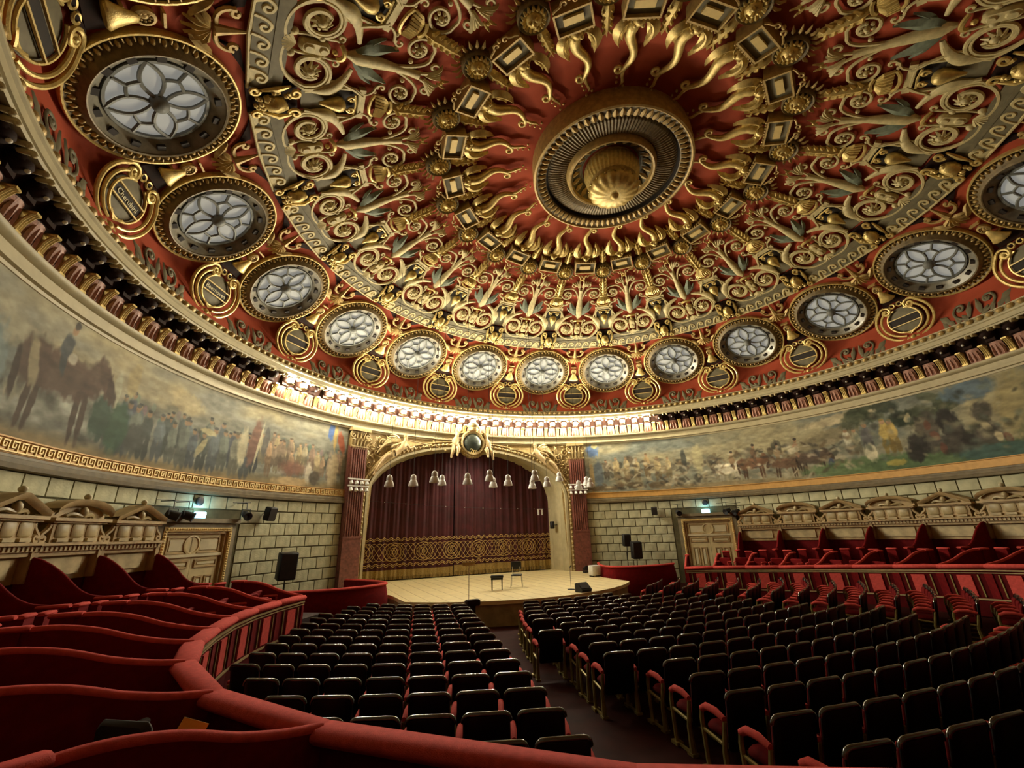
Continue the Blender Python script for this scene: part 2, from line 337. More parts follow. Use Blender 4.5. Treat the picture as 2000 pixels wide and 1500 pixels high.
# ---------------------------------------------------------------- painted frieze
def vnoise(na, nv, ca, cv):
    g = rng.random((cv + 2, ca + 2)); x = np.linspace(0, ca, na, endpoint=False); y = np.linspace(0, cv, nv, endpoint=False)
    xi, yi = x.astype(int), y.astype(int); fx, fy = x - xi, y - yi; fx = fx * fx * (3 - 2 * fx); fy = fy * fy * (3 - 2 * fy)
    A = g[np.ix_(yi, xi)] * (1 - fx) + g[np.ix_(yi, xi + 1)] * fx; B = g[np.ix_(yi + 1, xi)] * (1 - fx) + g[np.ix_(yi + 1, xi + 1)] * fx
    return A * (1 - fy)[:, None] + B * fy[:, None]
class Paint:
    def __init__(s, a0, a1, na, nv):
        s.A, s.V = np.meshgrid(np.linspace(a0, a1, na), np.linspace(0, 1, nv)); s.c = np.zeros((nv, na, 3)); s.na, s.nv = na, nv
        s.wob = (vnoise(na, nv, na // 5, nv // 5) - .5)
    def fbm(s, k): return sum(vnoise(s.na, s.nv, max(2, int(k * 2 ** i * 4)), max(2, int(k * 2 ** i))) / 2 ** i for i in range(4)) / 1.875
    def blob(s, a, v, ra, rv, col, ang=0., al=.9, soft=.35):
        # ra, rv are half sizes in metres / 2.95 m height units
        w = RW * PI / 180 / 2.95; m = (np.abs(s.A - a) * w < ra + rv + .05); 
        x = (s.A - a) * w; y = s.V - v; c, q = math.cos(ang), math.sin(ang); X = (x * c + y * q) / ra; Y = (-x * q + y * c) / rv
        d = np.sqrt(X * X + Y * Y) + s.wob * .35; k = np.clip((1 - d) / soft + .5, 0, 1) * al
        s.c += k[..., None] * (np.array(col, float) - s.c)
    def man(s, a, v, h, col, head=(150, 120, 92), lean=0.):
        w = RW * PI / 180 / 2.95; f = lambda dx: a + dx / w; dk = np.array(col) * .68
        s.blob(f(-.025 * h / .4), v + h * .22, h * .075, h * .26, dk, lean); s.blob(f(.03 * h / .4), v + h * .22, h * .075, h * .26, dk, lean)
        s.blob(f(0), v + h * .62, h * .14, h * .25, col, lean); s.blob(f(.08 * h), v + h * .66, h * .06, h * .2, np.array(col) * 1.2, lean + .2, .6)
        s.blob(f(-lean * h * .4), v + h * .92, h * .065, h * .075, head); s.blob(f(-lean * h * .4), v + h * .98, h * .06, h * .035, dk)
    def horse(s, a, v, L, col, flip=1):
        w = RW * PI / 180 / 2.95; f = lambda dx: a + flip * dx / w; d = np.array(col) * .75
        for dx in (-.36, -.27, .26, .36): s.blob(f(dx * L), v + .24 * L, .04 * L, .28 * L, d, .05 * flip * (1 if dx > 0 else -1))
        s.blob(f(0), v + .58 * L, .48 * L, .22 * L, col); s.blob(f(-.38 * L), v + .6 * L, .2 * L, .24 * L, col); s.blob(f(.42 * L), v + .68 * L, .16 * L, .22 * L, col, -.5 * flip)
        s.blob(f(.55 * L), v + .72 * L, .09 * L, .26 * L, col, .5 * flip); s.blob(f(.66 * L), v + .6 * L, .06 * L, .16 * L, d, .35 * flip); s.blob(f(-.56 * L), v + .42 * L, .04 * L, .24 * L, d * .8, .1)
        s.blob(f(.05 * L), v + .74 * L, .3 * L, .06 * L, np.array(col) * 1.35, 0, .5)
    def rider(s, a, v, h, col, flip=1):
        w = RW * PI / 180 / 2.95
        s.blob(a, v + .1 * h, .1 * h, .3 * h, np.array(col) * .8, .25 * flip); s.blob(a, v + .42 * h, .17 * h, .28 * h, col); s.blob(a + .05 * h / w, v + .82 * h, .085 * h, .11 * h, (150, 118, 90)); s.blob(a + .05 * h / w, v + .95 * h, .09 * h, .09 * h, (62, 56, 52))
    def build(s, name, parent=None):
        n, m = s.na, s.nv; az = np.radians(s.A[0]); z = 5.06 + 2.92 * s.V[:, 0]; r = RW - .005 - .05 * np.maximum(0, (s.V[:, 0] - .8) / .2)
        V = np.stack([np.outer(r, np.sin(az)), np.outer(r, np.cos(az)), np.outer(z, np.ones(n))], -1).reshape(-1, 3)
        i = np.arange(m - 1)[:, None] * n + np.arange(n - 1)[None]; F = np.stack([i, i + 1, i + n + 1, i + n], -1).reshape(-1, 4)
        me = bpy.data.meshes.new(name); me.vertices.add(len(V)); me.vertices.foreach_set('co', V.ravel()); me.loops.add(F.size); me.loops.foreach_set('vertex_index', F.ravel())
        me.polygons.add(len(F)); me.polygons.foreach_set('loop_start', np.arange(0, F.size, 4)); me.update(calc_edges=True)
        c = np.clip(s.c / 255, 0, 1); c = np.where(c < .04045, c / 12.92, ((c + .055) / 1.055) ** 2.4)
        at = me.color_attributes.new('paint', 'FLOAT_COLOR', 'POINT'); at.data.foreach_set('color', np.concatenate([c.reshape(-1, 3), np.ones((n * m, 1))], 1).ravel())
        me.materials.append(M['fresco']); me.polygons.foreach_set('use_smooth', [True] * len(me.polygons)); return link(name, me, parent)
fm = bpy.data.materials.new('fresco'); fm.use_nodes = True; nt = fm.node_tree; at = nt.nodes.new('ShaderNodeVertexColor'); at.layer_name = 'paint'
nt.links.new(at.outputs['Color'], nt.nodes['Principled BSDF'].inputs['Base Color']); nt.nodes['Principled BSDF'].inputs['Roughness'].default_value = .75; nt.nodes['Principled BSDF'].inputs['Specular IOR Level'].default_value = .2; M['fresco'] = fm

P = Paint(-128, -28.95, 1500, 112)
A, V = P.A, P.V; n1, n2 = P.fbm(3), P.fbm(9)
sky = np.array((176, 164, 128)) ; cloud = np.array((140, 140, 128)); gnd = np.array((108, 104, 80)); mid = np.array((126, 130, 124))
t = np.clip((n1 - .35) * 3, 0, 1)[..., None]; top = sky * t + cloud * (1 - t)
k = np.clip((V - .42) / .3 + (n2 - .5) * .8, 0, 1)[..., None]; low = mid * n2[..., None] * 1.9 * .8 + gnd * .2
P.c = top * k + low * (1 - k); g = np.clip((.14 - V) / .1 + (n2 - .5), 0, 1)[..., None]; P.c = P.c * (1 - g) + np.array((128, 112, 78)) * g
for i in range(46):   # far crowd
    P.blob(rng.uniform(-72, -30), rng.uniform(.4, .62), .03, .05, (118 + rng.integers(-20, 26), 122 + rng.integers(-18, 20), 118), 0, .7)
for i in range(40):
    P.blob(rng.uniform(-127, -80), rng.uniform(.2, .7), rng.uniform(.03, .1), rng.uniform(.05, .18), rng.choice([(86, 92, 88), (150, 146, 124), (70, 70, 62), (116, 124, 122)]), rng.uniform(-.4, .4), .7)
for i in range(26):
    P.man(rng.uniform(-71, -47), rng.uniform(.12, .26), rng.uniform(.36, .46), rng.choice([(84, 94, 100), (98, 108, 112), (72, 82, 80), (112, 118, 110), (66, 72, 84)]))
for i in range(13):
    P.man(-70 + i * 1.75 + rng.uniform(-.4, .4), rng.uniform(.04, .1), rng.uniform(.42, .54), rng.choice([(78, 88, 96), (92, 102, 108), (60, 68, 66), (104, 112, 104), (128, 128, 112)]))
P.blob(-66.5, .24, .16, .12, (56, 60, 58), .2); P.blob(-69, .3, .12, .24, (46, 74, 56)); P.blob(-71.4, .34, .11, .2, (44, 66, 54)); P.blob(-70.2, .62, .05, .16, (178, 176, 150))
P.blob(-55.6, .5, .12, .035, (196, 184, 140), -.1); P.blob(-56.4, .3, .04, .12, (170, 160, 120), -.5)
P.horse(-77, .1, .78, (74, 56, 48)); P.rider(-77.6, .62, .36, (64, 70, 76)); P.blob(-76.6, .7, .05, .05, (196, 190, 170)); P.blob(-80.6, .55, .05, .2, (150, 140, 110), .3)
P.blob(-84.5, .36, .12, .34, (112, 128, 130), .1); P.blob(-86, .6, .08, .1, (170, 172, 160)); P.blob(-90, .45, .14, .4, (74, 80, 80)); P.horse(-98, .05, .8, (84, 76, 66)); P.rider(-98, .55, .34, (104, 96, 82))
P.blob(-68.3, .76, .07, .16, (176, 160, 116)); P.blob(-60, .75, .24, .12, (190, 172, 128), -.2, .6)
for i in range(34):
    P.man(rng.uniform(-46, -29.4), rng.uniform(.1, .34), rng.uniform(.28, .4), rng.choice([(168, 138, 108), (156, 130, 112), (176, 158, 120), (136, 118, 100), (182, 170, 138)]), (186, 150, 118))
P.blob(-47.5, .5, .08, .3, (118, 82, 70), -.14); P.blob(-46.6, .48, .018, .3, (206, 196, 160), -.14); P.blob(-49.4, .42, .07, .24, (196, 186, 152)); P.blob(-45.4, .55, .05, .2, (84, 84, 84), -.1)
P.blob(-39.6, .24, .2, .1, (128, 84, 74), 0, .8, .8); P.blob(-39.5, .06, .3, .06, (196, 168, 122)); P.blob(-36.4, .2, .05, .16, (206, 198, 176)); P.blob(-35.2, .14, .09, .1, (66, 58, 50))
P.blob(-32.6, .9, .05, .16, (70, 104, 178)); P.blob(-31.6, .82, .03, .2, (196, 164, 96)); P.blob(-30.2, .74, .06, .18, (172, 84, 60), .3); P.blob(-31.5, .3, .1, .26, (170, 152, 118)); P.blob(-29.1, .25, .05, .3, (96, 92, 70))
for q in (.06, .09): pass
P.c = P.c * .8 + np.array((132, 132, 116)) * .2; P.c *= (1 + .34 * (P.fbm(24) - .5) + .2 * (P.fbm(10) - .5))[..., None]
mural_l = P.build('fresco'); tag(mural_l, 'long painted crowd scene with a dark horse and rider, left side above the stone wall', 'painting')

P = Paint(28.95, 128, 1400, 112); A, V = P.A, P.V; n1, n2, n3 = P.fbm(3), P.fbm(8), P.fbm(14)
t = np.clip((n1 - .35) * 3, 0, 1)[..., None]; P.c = np.array((150, 142, 112)) * t + np.array((112, 116, 106)) * (1 - t)
for i in range(70):
    P.blob(rng.uniform(34, 82), rng.uniform(.1, .62), rng.uniform(.03, .1), rng.uniform(.03, .12), rng.choice([(92, 80, 62), (132, 122, 96), (70, 68, 58), (152, 144, 120), (106, 100, 84)]), rng.uniform(-.6, .6), .75)
P.blob(31, .86, .12, .14, (92, 118, 160)); P.blob(31.5, .95, .06, .05, (190, 176, 120)); P.blob(32, .38, .1, .26, (84, 92, 96)); P.blob(30.4, .3, .05, .3, (150, 130, 90))
for i in range(7): P.man(34 + i * 2.4, rng.uniform(.2, .3), rng.uniform(.36, .46), rng.choice([(150, 128, 92), (166, 150, 112), (110, 100, 84)]))
P.blob(33, .08, .4, .05, (96, 84, 64)); P.blob(52, .55, .05, .2, (66, 68, 62)); P.blob(55, .55, .1, .26, (164, 156, 120)); P.blob(40, .12, .16, .06, (88, 78, 60)); P.blob(46, .1, .2, .07, (104, 92, 70))
P.horse(61, .06, .42, (204, 196, 170)); P.horse(66, .1, .44, (106, 78, 58)); P.horse(72, .06, .4, (96, 74, 58), -1); P.horse(77, .08, .42, (80, 68, 58))
for a, v, c in ((62, .34, (140, 116, 88)), (66.5, .42, (116, 96, 76)), (71, .38, (150, 130, 100)), (74.5, .42, (170, 130, 104)), (78, .38, (88, 84, 80))): P.rider(a, v, .28, c)
P.blob(60, .02, 1.2, .06, (128, 116, 88)); P.blob(74, .5, .12, .05, (196, 188, 160), .2); P.blob(80, .18, .05, .1, (56, 62, 84))
P.blob(86, .1, .9, .14, (92, 112, 76)); P.blob(97, .1, 1.1, .13, (80, 100, 70)); P.blob(84, .9, .6, .08, (176, 164, 132), .1); P.blob(80.5, .62, .5, .12, (120, 112, 88), .25)
for i in range(16): P.blob(rng.uniform(84.5, 100), rng.uniform(.66, .98), rng.uniform(.08, .2), rng.uniform(.05, .12), rng.choice([(56, 64, 48), (44, 52, 42), (78, 84, 66)]), rng.uniform(-.5, .5), .8)
P.man(83.5, .3, .42, (186, 182, 160)); P.man(86.6, .22, .54, (92, 92, 92)); P.blob(86.6, .3, .08, .14, (196, 190, 160)); P.man(84.8, .3, .4, (150, 146, 120)); P.man(89.4, .26, .5, (180, 158, 92)); P.man(90.4, .26, .48, (164, 142, 84)); P.blob(89.8, .1, .12, .05, (160, 150, 80))
for i in range(14): P.blob(rng.uniform(92.5, 104), rng.uniform(.2, .62), rng.uniform(.08, .17), rng.uniform(.1, .24), rng.choice([(58, 58, 56), (46, 44, 42), (74, 70, 64), (96, 90, 78)]), rng.uniform(-.4, .4), .85)
for i in range(9): P.blob(rng.uniform(92, 112), rng.uniform(.2, .7), .04, .07, rng.choice([(190, 178, 140), (160, 150, 120), (104, 70, 58)]), rng.uniform(-.6, .6), .8)
P.blob(102, .88, .3, .13, (92, 110, 122)); P.blob(108, .5, .3, .5, (140, 128, 88), 0, .7); P.blob(104, .08, .5, .09, (70, 96, 90)); P.blob(112, .2, .5, .2, (96, 100, 76))
for i in range(260):
    a_ = rng.uniform(33, 84); P.blob(a_, rng.uniform(.06, .6), rng.uniform(.02, .07), rng.uniform(.01, .03), rng.choice([(70, 62, 52), (96, 82, 62), (168, 158, 130), (128, 112, 88), (60, 58, 54), (186, 178, 152)]), rng.uniform(-.9, .9), .65, 1.1)
for i in range(90):
    a_ = rng.uniform(84, 112); P.blob(a_, rng.uniform(.1, .9), rng.uniform(.02, .06), rng.uniform(.015, .05), rng.choice([(46, 46, 40), (66, 68, 56), (120, 118, 96), (96, 104, 92), (150, 144, 116)]), rng.uniform(-.9, .9), .6, 1.1)
P.c *= (1 + .4 * (P.fbm(24) - .5) + .3 * (n3 - .5))[..., None]
mural_r = P.build('fresco'); tag(mural_r, 'long painted battle scene with galloping horses and dark trees, right side above the stone wall', 'painting')
trim(6, [(RW + .02, 5.0), (RW + .02, 8.0)], 'moulding', sides, 3)

# ---------------------------------------------------------------- round windows in the dome
WR = 1.63
def window_parts():
    P = {}
    gr = MB().lathe([(WR + .04, -.02), (WR + .04, .2), (WR + .02, .24), (WR - .015, .24), (WR - .03, .2)], 64)
    P['gold_rim'] = (gr, 'gold')
    P['rim'] = (MB().lathe([(WR - .02, .21), (1.52, .14), (1.42, .2), (1.36, .3), (1.31, .34), (1.28, .33), (1.27, .27)], 64), 'rim')
    t = MB()
    for k in range(48):
        a = k / 48 * 2 * PI; M3 = np.array(Matrix.Rotation(a, 3, 'Z')); b = MB().ball((1.47, 0, .19), 1, 6, 5, (.085, .05, .06)); t.add(b.v[0] @ M3.T, b.f)
        q = MB().box((1.54, .09, .19), (.09, .022, .1)); t.add(q.v[0] @ M3.T, q.f)
    P['egg_and_dart'] = (t, 'gold2')
    P['reveal'] = (MB().lathe([(1.28, .3), (1.12, .16), (1.03, .08), (1.0, .05)], 48), 'reveal')
    d = MB()
    for k in range(14):
        M3 = np.array(Matrix.Rotation((k + .5) / 14 * 2 * PI, 3, 'Z')); q = MB().box((1.17, 0, .21), (.17, .17, .07)); d.add(q.v[0] @ M3.T, q.f)
    P['dentils'] = (d, 'dark')
    P['glass'] = (MB().lathe([(1.04, .05), (.5, .052), (.001, .055)], 40), 'glass')
    tr = MB().lathe([(1.0, .05), (1.0, .12), (.94, .12), (.94, .05)], 48)
    def vec(p): return np.concatenate([p, np.full((len(p), 1), .1)], 1)
    for k in range(4):
        a = k * PI / 2; c, s = math.cos(a), math.sin(a); Rm = np.array(((c, -s), (s, c)))
        tt = np.linspace(0, 1, 14); x = .1 + .88 * tt; y = .215 * np.sin(PI * tt) ** .9
        for sg in (-1, 1): tr.tube(vec(np.stack([x, sg * y], -1) @ Rm.T), .046, 5, flat=.8)
        co = np.array((.475, .475)); m1 = np.array((.53, .21)); m2 = np.array((.21, .53))
        for m_ in (m1, m2):
            q = np.stack([m_ + (co - m_) * u + np.array((.012, .012)) * math.sin(PI * u) for u in np.linspace(0, 1, 6)]); tr.tube(vec(q @ Rm.T), .04, 5)
        tr.tube(vec(np.array([co, co * 1.42]) @ Rm.T), .042, 5)
    P['tracery'] = (tr, 'tracery')
    P['boss'] = (MB().lathe([(.18, .06), (.18, .18), (.15, .25), (.08, .29), (.001, .3)], 20), 'tracery')
    return P
WP = {n: mb.mesh(n, m) for n, (mb, m) in window_parts().items()}
wi = 0
for k in range(-7, 8):
    wi += 1
    root = empty('window_%d' % wi, frame(18 * k, 12.56, 9.29 + ZC, 56) @ Matrix.Translation((0, 0, .02))); tag(root, kind='structure')
    for n, me in WP.items():
        o = link(n, me, root)
        if n in ('dentils', 'egg_and_dart'): o['kind'] = 'stuff'

# ---------------------------------------------------------------- relief work of the dome (one sector = 18 degrees, pieces are parts of the ceiling)
RELA, RELB = [], []            # (name, mesh) centred between windows / on a window
def A_(n, mb, m): RELA.append((n, mb.xf(dome).mesh(n, m)))
def B_(n, mb, m): RELB.append((n, mb.xf(dome).mesh(n, m)))
def on(p, d): q = np.array(p, float); q[:, 2] += d; return q
def both(mb, p, r, n=6, flat=1.):
    mb.tube(p, r, n, flat=flat); mb.tube(mir(p), r, n, flat=flat)
def V3(L): return np.array([list(p) + [0] * (3 - len(p)) for p in L], float)
# wave band
hw = 1.36
b = MB(); b.prism([(-hw, 10.3), (hw, 10.3), (hw * 1.02, 10.98), (-hw * 1.02, 10.98)], -.1, .1); b.prism([(-hw, 10.52), (hw, 10.52), (hw, 10.6), (-hw, 10.6)], .1, .12); A_('wave_slab', b, 'greygreen')
b = MB(); b.tube(V3([(-hw, 10.97), (0, 10.97), (hw, 10.97)]) + (0, 0, .12), .035, 6); A_('slab_edge', b, 'khaki')
b = MB()
for k in range(6):
    x = -1.13 + k * .43
    p = np.concatenate([bez((x - .2, 10.93), (x - .16, 10.7), (x - .08, 10.58), (x + .02, 10.6), 8), spiral(x + .04, 10.72, .115, .03, -95, .95, 14)]) + (0, 0, .12)
    b.tube(p, .05, 6); b.prism([(x - .2, 10.95), (x - .1, 10.72), (x + .12, 10.86), (x + .22, 10.95)], .1, .13)
A_('wave_scrolls', b, 'khaki')
# great scroll ornament
b = MB(); cu, cv = .64, 9.72
for r0, rr in ((.55, .05), (.46, .04)):
    p = np.concatenate([bez((.12, 10.32), (.45, 10.42), (.95, 10.35), (cu + r0, cv + .1), 10), spiral(cu, cv, r0, r0 * .38, 8, -1.15, 30)]) + (0, 0, .1); both(b, p, rr, 6)
for k in range(9):
    a = k / 9 * 2 * PI
    both(b, V3([(cu + .1 * math.cos(a), cv + .1 * math.sin(a), .14), (cu + .24 * math.cos(a + .4), cv + .24 * math.sin(a + .4), .08)]), [.06, .02], 5)
for s in (-1, 1):
    b.ball((s * cu, cv, .14), .11, 8, 6, (1, 1, .8)); b.ball((s * .24, 9.62, .1), .09, 8, 5, (1, 1, .7)); b.ball((s * .27, 10.18, .1), .1, 8, 5, (1, 1, .7))
p = np.concatenate([bez((.2, 10.2), (.3, 9.9), (.2, 9.6), (.26, 9.3), 10), spiral(.34, 9.22, .1, .03, 170, .9, 10)]) + (0, 0, .08); both(b, p, .035)
A_('scroll_pair', b, 'khaki')
b = MB()
p = bez((1.2, 9.72), (1.16, 9.2), (.86, 8.98), (.36, 8.84), 14) + (0, 0, .1); both(b, p, np.concatenate([np.linspace(.05, .16, 5), np.linspace(.16, .05, 9)]), 7, .7)
p = V3([(.56, 8.9), (.8, 8.98), (.88, 8.8), (.93, 8.66), (1.08, 8.42)]) + (0, 0, .12); both(b, p, [.04, .055, .05, .05, .03], 6)
for s in (-1, 1):
    for q in range(3): b.tube(circ(s * (1.05 - q * .06), 9.3 - q * .07, .13, 10, .1), .025, 5, closed=True)
A_('horn', b, 'khaki')
b = MB(); b.rbox((0, 9.72, .08), (.3, .64, .22), .07, 2); b.rbox((0, 9.86, .16), (.22, .26, .14), .06, 2); b.rbox((0, 9.56, .16), (.2, .22, .14), .06, 2)
for k in range(7):
    a = R_(30 + k * 20); b.tube(V3([(0, 10.12, .12), (.24 * math.cos(a), 10.12 + .26 * math.sin(a), .1)]), [.03, .06], 5)
A_('shell_torso', b, 'khaki')
b = MB(); b.tube(bez((-.2, 9.2, .1), (-.1, 9.08, .22), (.1, 9.08, .22), (.2, 9.2, .1), 9), .055, 6); b.ball((0, 9.3, .14), .07, 6, 5); A_('collar', b, 'gold')
b = MB(); b.tube(V3([(0, 9.05), (0, 8.8), (0, 8.4), (0, 7.9), (0, 7.5), (0, 7.2)]) + (0, 0, .1), [.06, .2, .18, .12, .1, .13], 8, flat=.7); A_('stem', b, 'khaki')
b = MB()
for s in (-1, 1):
    b.plate(bez((s * .1, 8.85, .1), (s * .3, 8.6, .16), (s * .42, 8.3, .14), (s * .5, 7.95, .08), 8), [.05, .12, .16, .17, .15, .12, .08, .01], .07)
    b.plate(bez((s * .16, 8.7, .08), (s * .42, 8.62, .12), (s * .56, 8.5, .1), (s * .66, 8.3, .06), 6), [.04, .08, .1, .09, .06, .01], .05)
A_('green_leaves', b, 'leaf')
b = MB()
p = np.concatenate([bez((.04, 7.95), (.14, 7.5), (.3, 7.02), (.62, 7.12), 12), spiral(.7, 7.5, .38, .12, -75, 1.25, 26)]) + (0, 0, .1); both(b, p, .045)
p = np.concatenate([bez((.05, 7.3), (.12, 6.95), (.26, 6.72), (.4, 6.78), 8), spiral(.36, 6.92, .13, .04, -70, .9, 10)]) + (0, 0, .12); both(b, p, .04)
p = np.concatenate([bez((1.02, 8.4), (.9, 8.1), (.74, 8.2), (.62, 8.1), 8), spiral(.68, 8.0, .12, .03, 60, .9, 10)]) + (0, 0, .1); both(b, p, .035)
for s in (-1, 1):
    for k in range(6):
        a = k / 6 * 2 * PI; b.ball((s * (.7 + .13 * math.cos(a)), 7.5 + .13 * math.sin(a), .1), .055, 6, 4)
    b.ball((s * .7, 7.5, .13), .08, 6, 5); b.ball((s * .3, 7.55, .08), .07, 6, 4); b.ball((s * .86, 8.15, .08), .06, 6, 4); b.ball((s * .5, 8.02, .08), .06, 6, 4)
    for k in range(4): b.plate(bez((s * .06, 7.05, .1), (s * (.1 + .06 * k), 6.85, .2), (s * (.14 + .1 * k), 6.7, .2), (s * (.1 + .13 * k), 6.6 + .05 * k, .1), 5), [.04, .06, .06, .05, .02], .05)
A_('branch_scrolls', b, 'khaki')
b = MB()
for s in (-1, 1): b.plate(V3([(s * .06, 6.66, .1), (s * .08, 6.5, .14), (s * .12, 6.36, .1)]), [.03, .05, .01], .04)
b.ball((0, 6.55, .12), .06, 6, 5); A_('bud', b, 'gold')
# tablet with a small panel
b = MB(); L, Wd = .49, .335
for s in (-1, 1):
    b.box((0, 5.61 + s * (Wd - .025), .2), (2 * L, .05, .4)); b.box((s * (L - .025), 5.61, .2), (.05, 2 * Wd - .1, .4))
A_('tablet_frame', b, 'gold2')
b = MB(); b.box((0, 5.61, .15), (2 * L - .1, 2 * Wd - .1, .3)); A_('tablet_field', b, 'greygreen')
b = MB(); b.box((0, 5.61, .32), (.52, .2, .1)); A_('tablet_panel', b, 'bandl')
b = MB()
for s in (-1, 1):
    b.tube(np.concatenate([bez((s * .46, 5.98), (s * .4, 6.06), (s * .3, 6.04), (s * .22, 6.1), 6), spiral(s * .14, 6.12, .09, .03, 0 if s > 0 else 180, s * .9, 10)]) + (0, 0, .36), .03, 5)
b.ball((0, 6.2, .36), .06, 6, 5)
for k in range(9): b.ball((-.44 + k * .11, 5.24, .36), .04, 5, 4)
A_('tablet_crest', b, 'gold2')
# sea beast reaching to the centre
b = MB()
tt = np.linspace(0, 1, 22); x = .13 * np.sin(tt * 2.1 * PI) ; y = 5.08 - 1.5 * tt
p = np.stack([x, y, .16 + 0 * tt], -1); p = np.concatenate([p, spiral(p[-1][0] + .15, y[-1] + .02, .15, .05, 180, 1.15, 14) + (0, 0, .16)])
b.tube(p, np.concatenate([[.1, .15, .17, .18], np.linspace(.17, .07, 18), np.linspace(.065, .035, 14)]), 8)
for k in range(12):
    i = 3 + k; b.tube(np.array([p[i] + (-.13 + k * .006, 0, .04), p[i] + (0, -.02, .14 - k * .004), p[i] + (.13 - k * .006, 0, .04)]), .018, 4)
b.tube(np.concatenate([[p[21]], p[21] + np.array([(.0, -.2, 0), (-.06, -.42, 0), (-.02, -.6, -.04)])]), [.06, .05, .05, .01], 6)
for q in ((.1, -.5), (-.12, -.62), (.06, -.72), (.12, -.32)): b.ball(p[21] + np.array((q[0], q[1], -.06)), .045, 6, 4)
b.ball((0, 5.1, .24), .17, 8, 6); b.ball((.1, 5.02, .34), .06, 6, 4); b.ball((-.1, 5.02, .34), .06, 6, 4); b.tube(bez((-.22, 5.14, .2), (-.2, 4.94, .3), (.2, 4.94, .3), (.22, 5.14, .2), 7), .05, 5)
for s in (-1, 1):
    b.plate(bez((s * .16, 5.05, .14), (s * .5, 5.1, .3), (s * .52, 4.7, .26), (s * .34, 4.3, .12), 9), [.05, .12, .16, .18, .18, .16, .12, .08, .01], .1)
    b.plate(bez((s * .3, 4.98, .2), (s * .42, 4.9, .3), (s * .4, 4.7, .28), (s * .3, 4.55, .2), 6), [.02, .06, .07, .06, .05, .01], .08)
    b.tube(bez((s * .2, 5.16, .14), (s * .34, 5.22, .2), (s * .4, 5.12, .2), (s * .42, 5.0, .14), 6), .045, 5)
A_('sea_beast', b, 'gold')
# ornaments between two windows
b = MB(); b.tube(V3([(0, 11.0, .1), (0, 11.3, .14), (0, 11.55, .16)]), [.03, .07, .12], 7)
for k in range(7):
    a = R_(-75 + k * 25); b.plate(V3([(.05 * math.sin(a), 11.6, .14), (.26 * math.sin(a), 11.62 + .2 * math.cos(a), .2), (.42 * math.sin(a), 11.66 + .36 * math.cos(a), .1)]), [.03, .07, .02], .06)
for s in (-1, 1):
    b.tube(np.concatenate([bez((s * .1, 11.5), (s * .34, 11.55), (s * .5, 11.4), (s * .46, 11.2), 7), spiral(s * .38, 11.2, .1, .03, 0 if s > 0 else 180, s * .9, 9)]) + (0, 0, .12), .05, 6)
    b.plate(bez((s * .16, 11.9, .1), (s * .4, 11.8, .18), (s * .5, 11.6, .16), (s * .62, 11.56, .1), 6), [.03, .08, .1, .08, .05, .01], .06)
A_('palmette', b, 'gold2')
b = MB(); b.lathe([(.16, 0), (.16, .1), (.11, .12), (.11, .05), (.05, .08), (.001, .1)], 14, (0, 12.5, .04)); 
for k in range(8): b.ball((.08 * math.cos(k * PI / 4), 12.5 + .08 * math.sin(k * PI / 4), .12), .03, 5, 4)
b.box((0, 12.78, .08), (.34, .05, .16)); b.box((0, 12.24, .08), (.3, .04, .14)); A_('rosette', b, 'gold2')
b = MB(); b.lathe([(.01, .5), (.09, .46), (.13, .34), (.22, .16), (.3, .04), (.26, 0), (.001, -.02)], 14, (0, 13.02, .16), M3=np.array([[1, 0, 0], [0, 0, -.9], [0, .5, 0]])); A_('bell_drop', b, 'gold')
b = MB(); b.prism([(-.3, 12.85), (.3, 12.85), (.42, 13.25), (-.42, 13.25)], -.05, .08); b.tube(V3([(-.44, 13.3), (0, 13.34), (.44, 13.3)]) + (0, 0, .1), .05, 6); A_('bell_bracket', b, 'brown')
# pieces on the window axis
b = MB()
for k in range(22):
    a = rng.uniform(0, 2 * PI); r = rng.uniform(.05, .36); b.ball((r * math.cos(a), 10.45 + r * 1.15 * math.sin(a), .3 - r * .3), rng.uniform(.05, .1), 6, 4)
b.ball((0, 10.45, .22), .22, 8, 6, (1, 1.2, .9))
for s in (-1, 1):
    b.tube(spiral(s * .3, 10.02, .15, .04, 90, s * 1.1, 14) + (0, 0, .2), .045, 6); b.tube(spiral(s * .34, 10.86, .12, .04, -90, -s * 1.1, 12) + (0, 0, .2), .04, 6)
    b.tube(V3([(s * .42, 10.1, .12), (s * .4, 10.4, .2), (s * .3, 10.75, .14)]), [.03, .07, .03], 6)
B_('gilt_mask', b, 'gold')
b = MB(); b.prism([(-.5, 9.95), (.5, 9.95), (.44, 11.0), (-.44, 11.0)], -.05, .07); B_('mask_ground', b, 'brown')
b = MB(); b.prism([(-.26, 9.86), (.26, 9.86), (.42, 9.1), (.42, 8.6), (-.42, 8.6), (-.42, 9.1)], -.06, .05); B_('niche', b, 'greygreen')
b = MB(); b.tube(V3([(.28, 9.8), (.44, 9.05), (.44, 8.62), (.36, 8.5), (-.36, 8.5), (-.44, 8.62), (-.44, 9.05), (-.28, 9.8)]) + (0, 0, .1), .045, 6); b.box((0, 8.44, .06), (.9, .16, .12)); B_('niche_frame', b, 'khaki')
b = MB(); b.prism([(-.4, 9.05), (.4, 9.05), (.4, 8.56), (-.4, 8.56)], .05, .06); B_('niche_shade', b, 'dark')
b = MB(); b.lathe([(.03, .62), (.07, .5), (.16, .3), (.2, .16), (.17, .06), (.1, 0), (.001, -.02)], 12, (0, 8.86, .16), M3=np.array([[1, 0, 0], [0, 0, 1], [0, -1, 0]]))
for s in (-1, 1): b.tube(spiral(s * .16, 8.7, .1, .03, 90, -s * 1.1, 12) + (0, 0, .16), .035, 5)
b.tube(V3([(-.3, 8.62), (0, 8.58), (.3, 8.62)]) + (0, 0, .14), .03, 5)
B_('vase', b, 'gold')
b = MB()
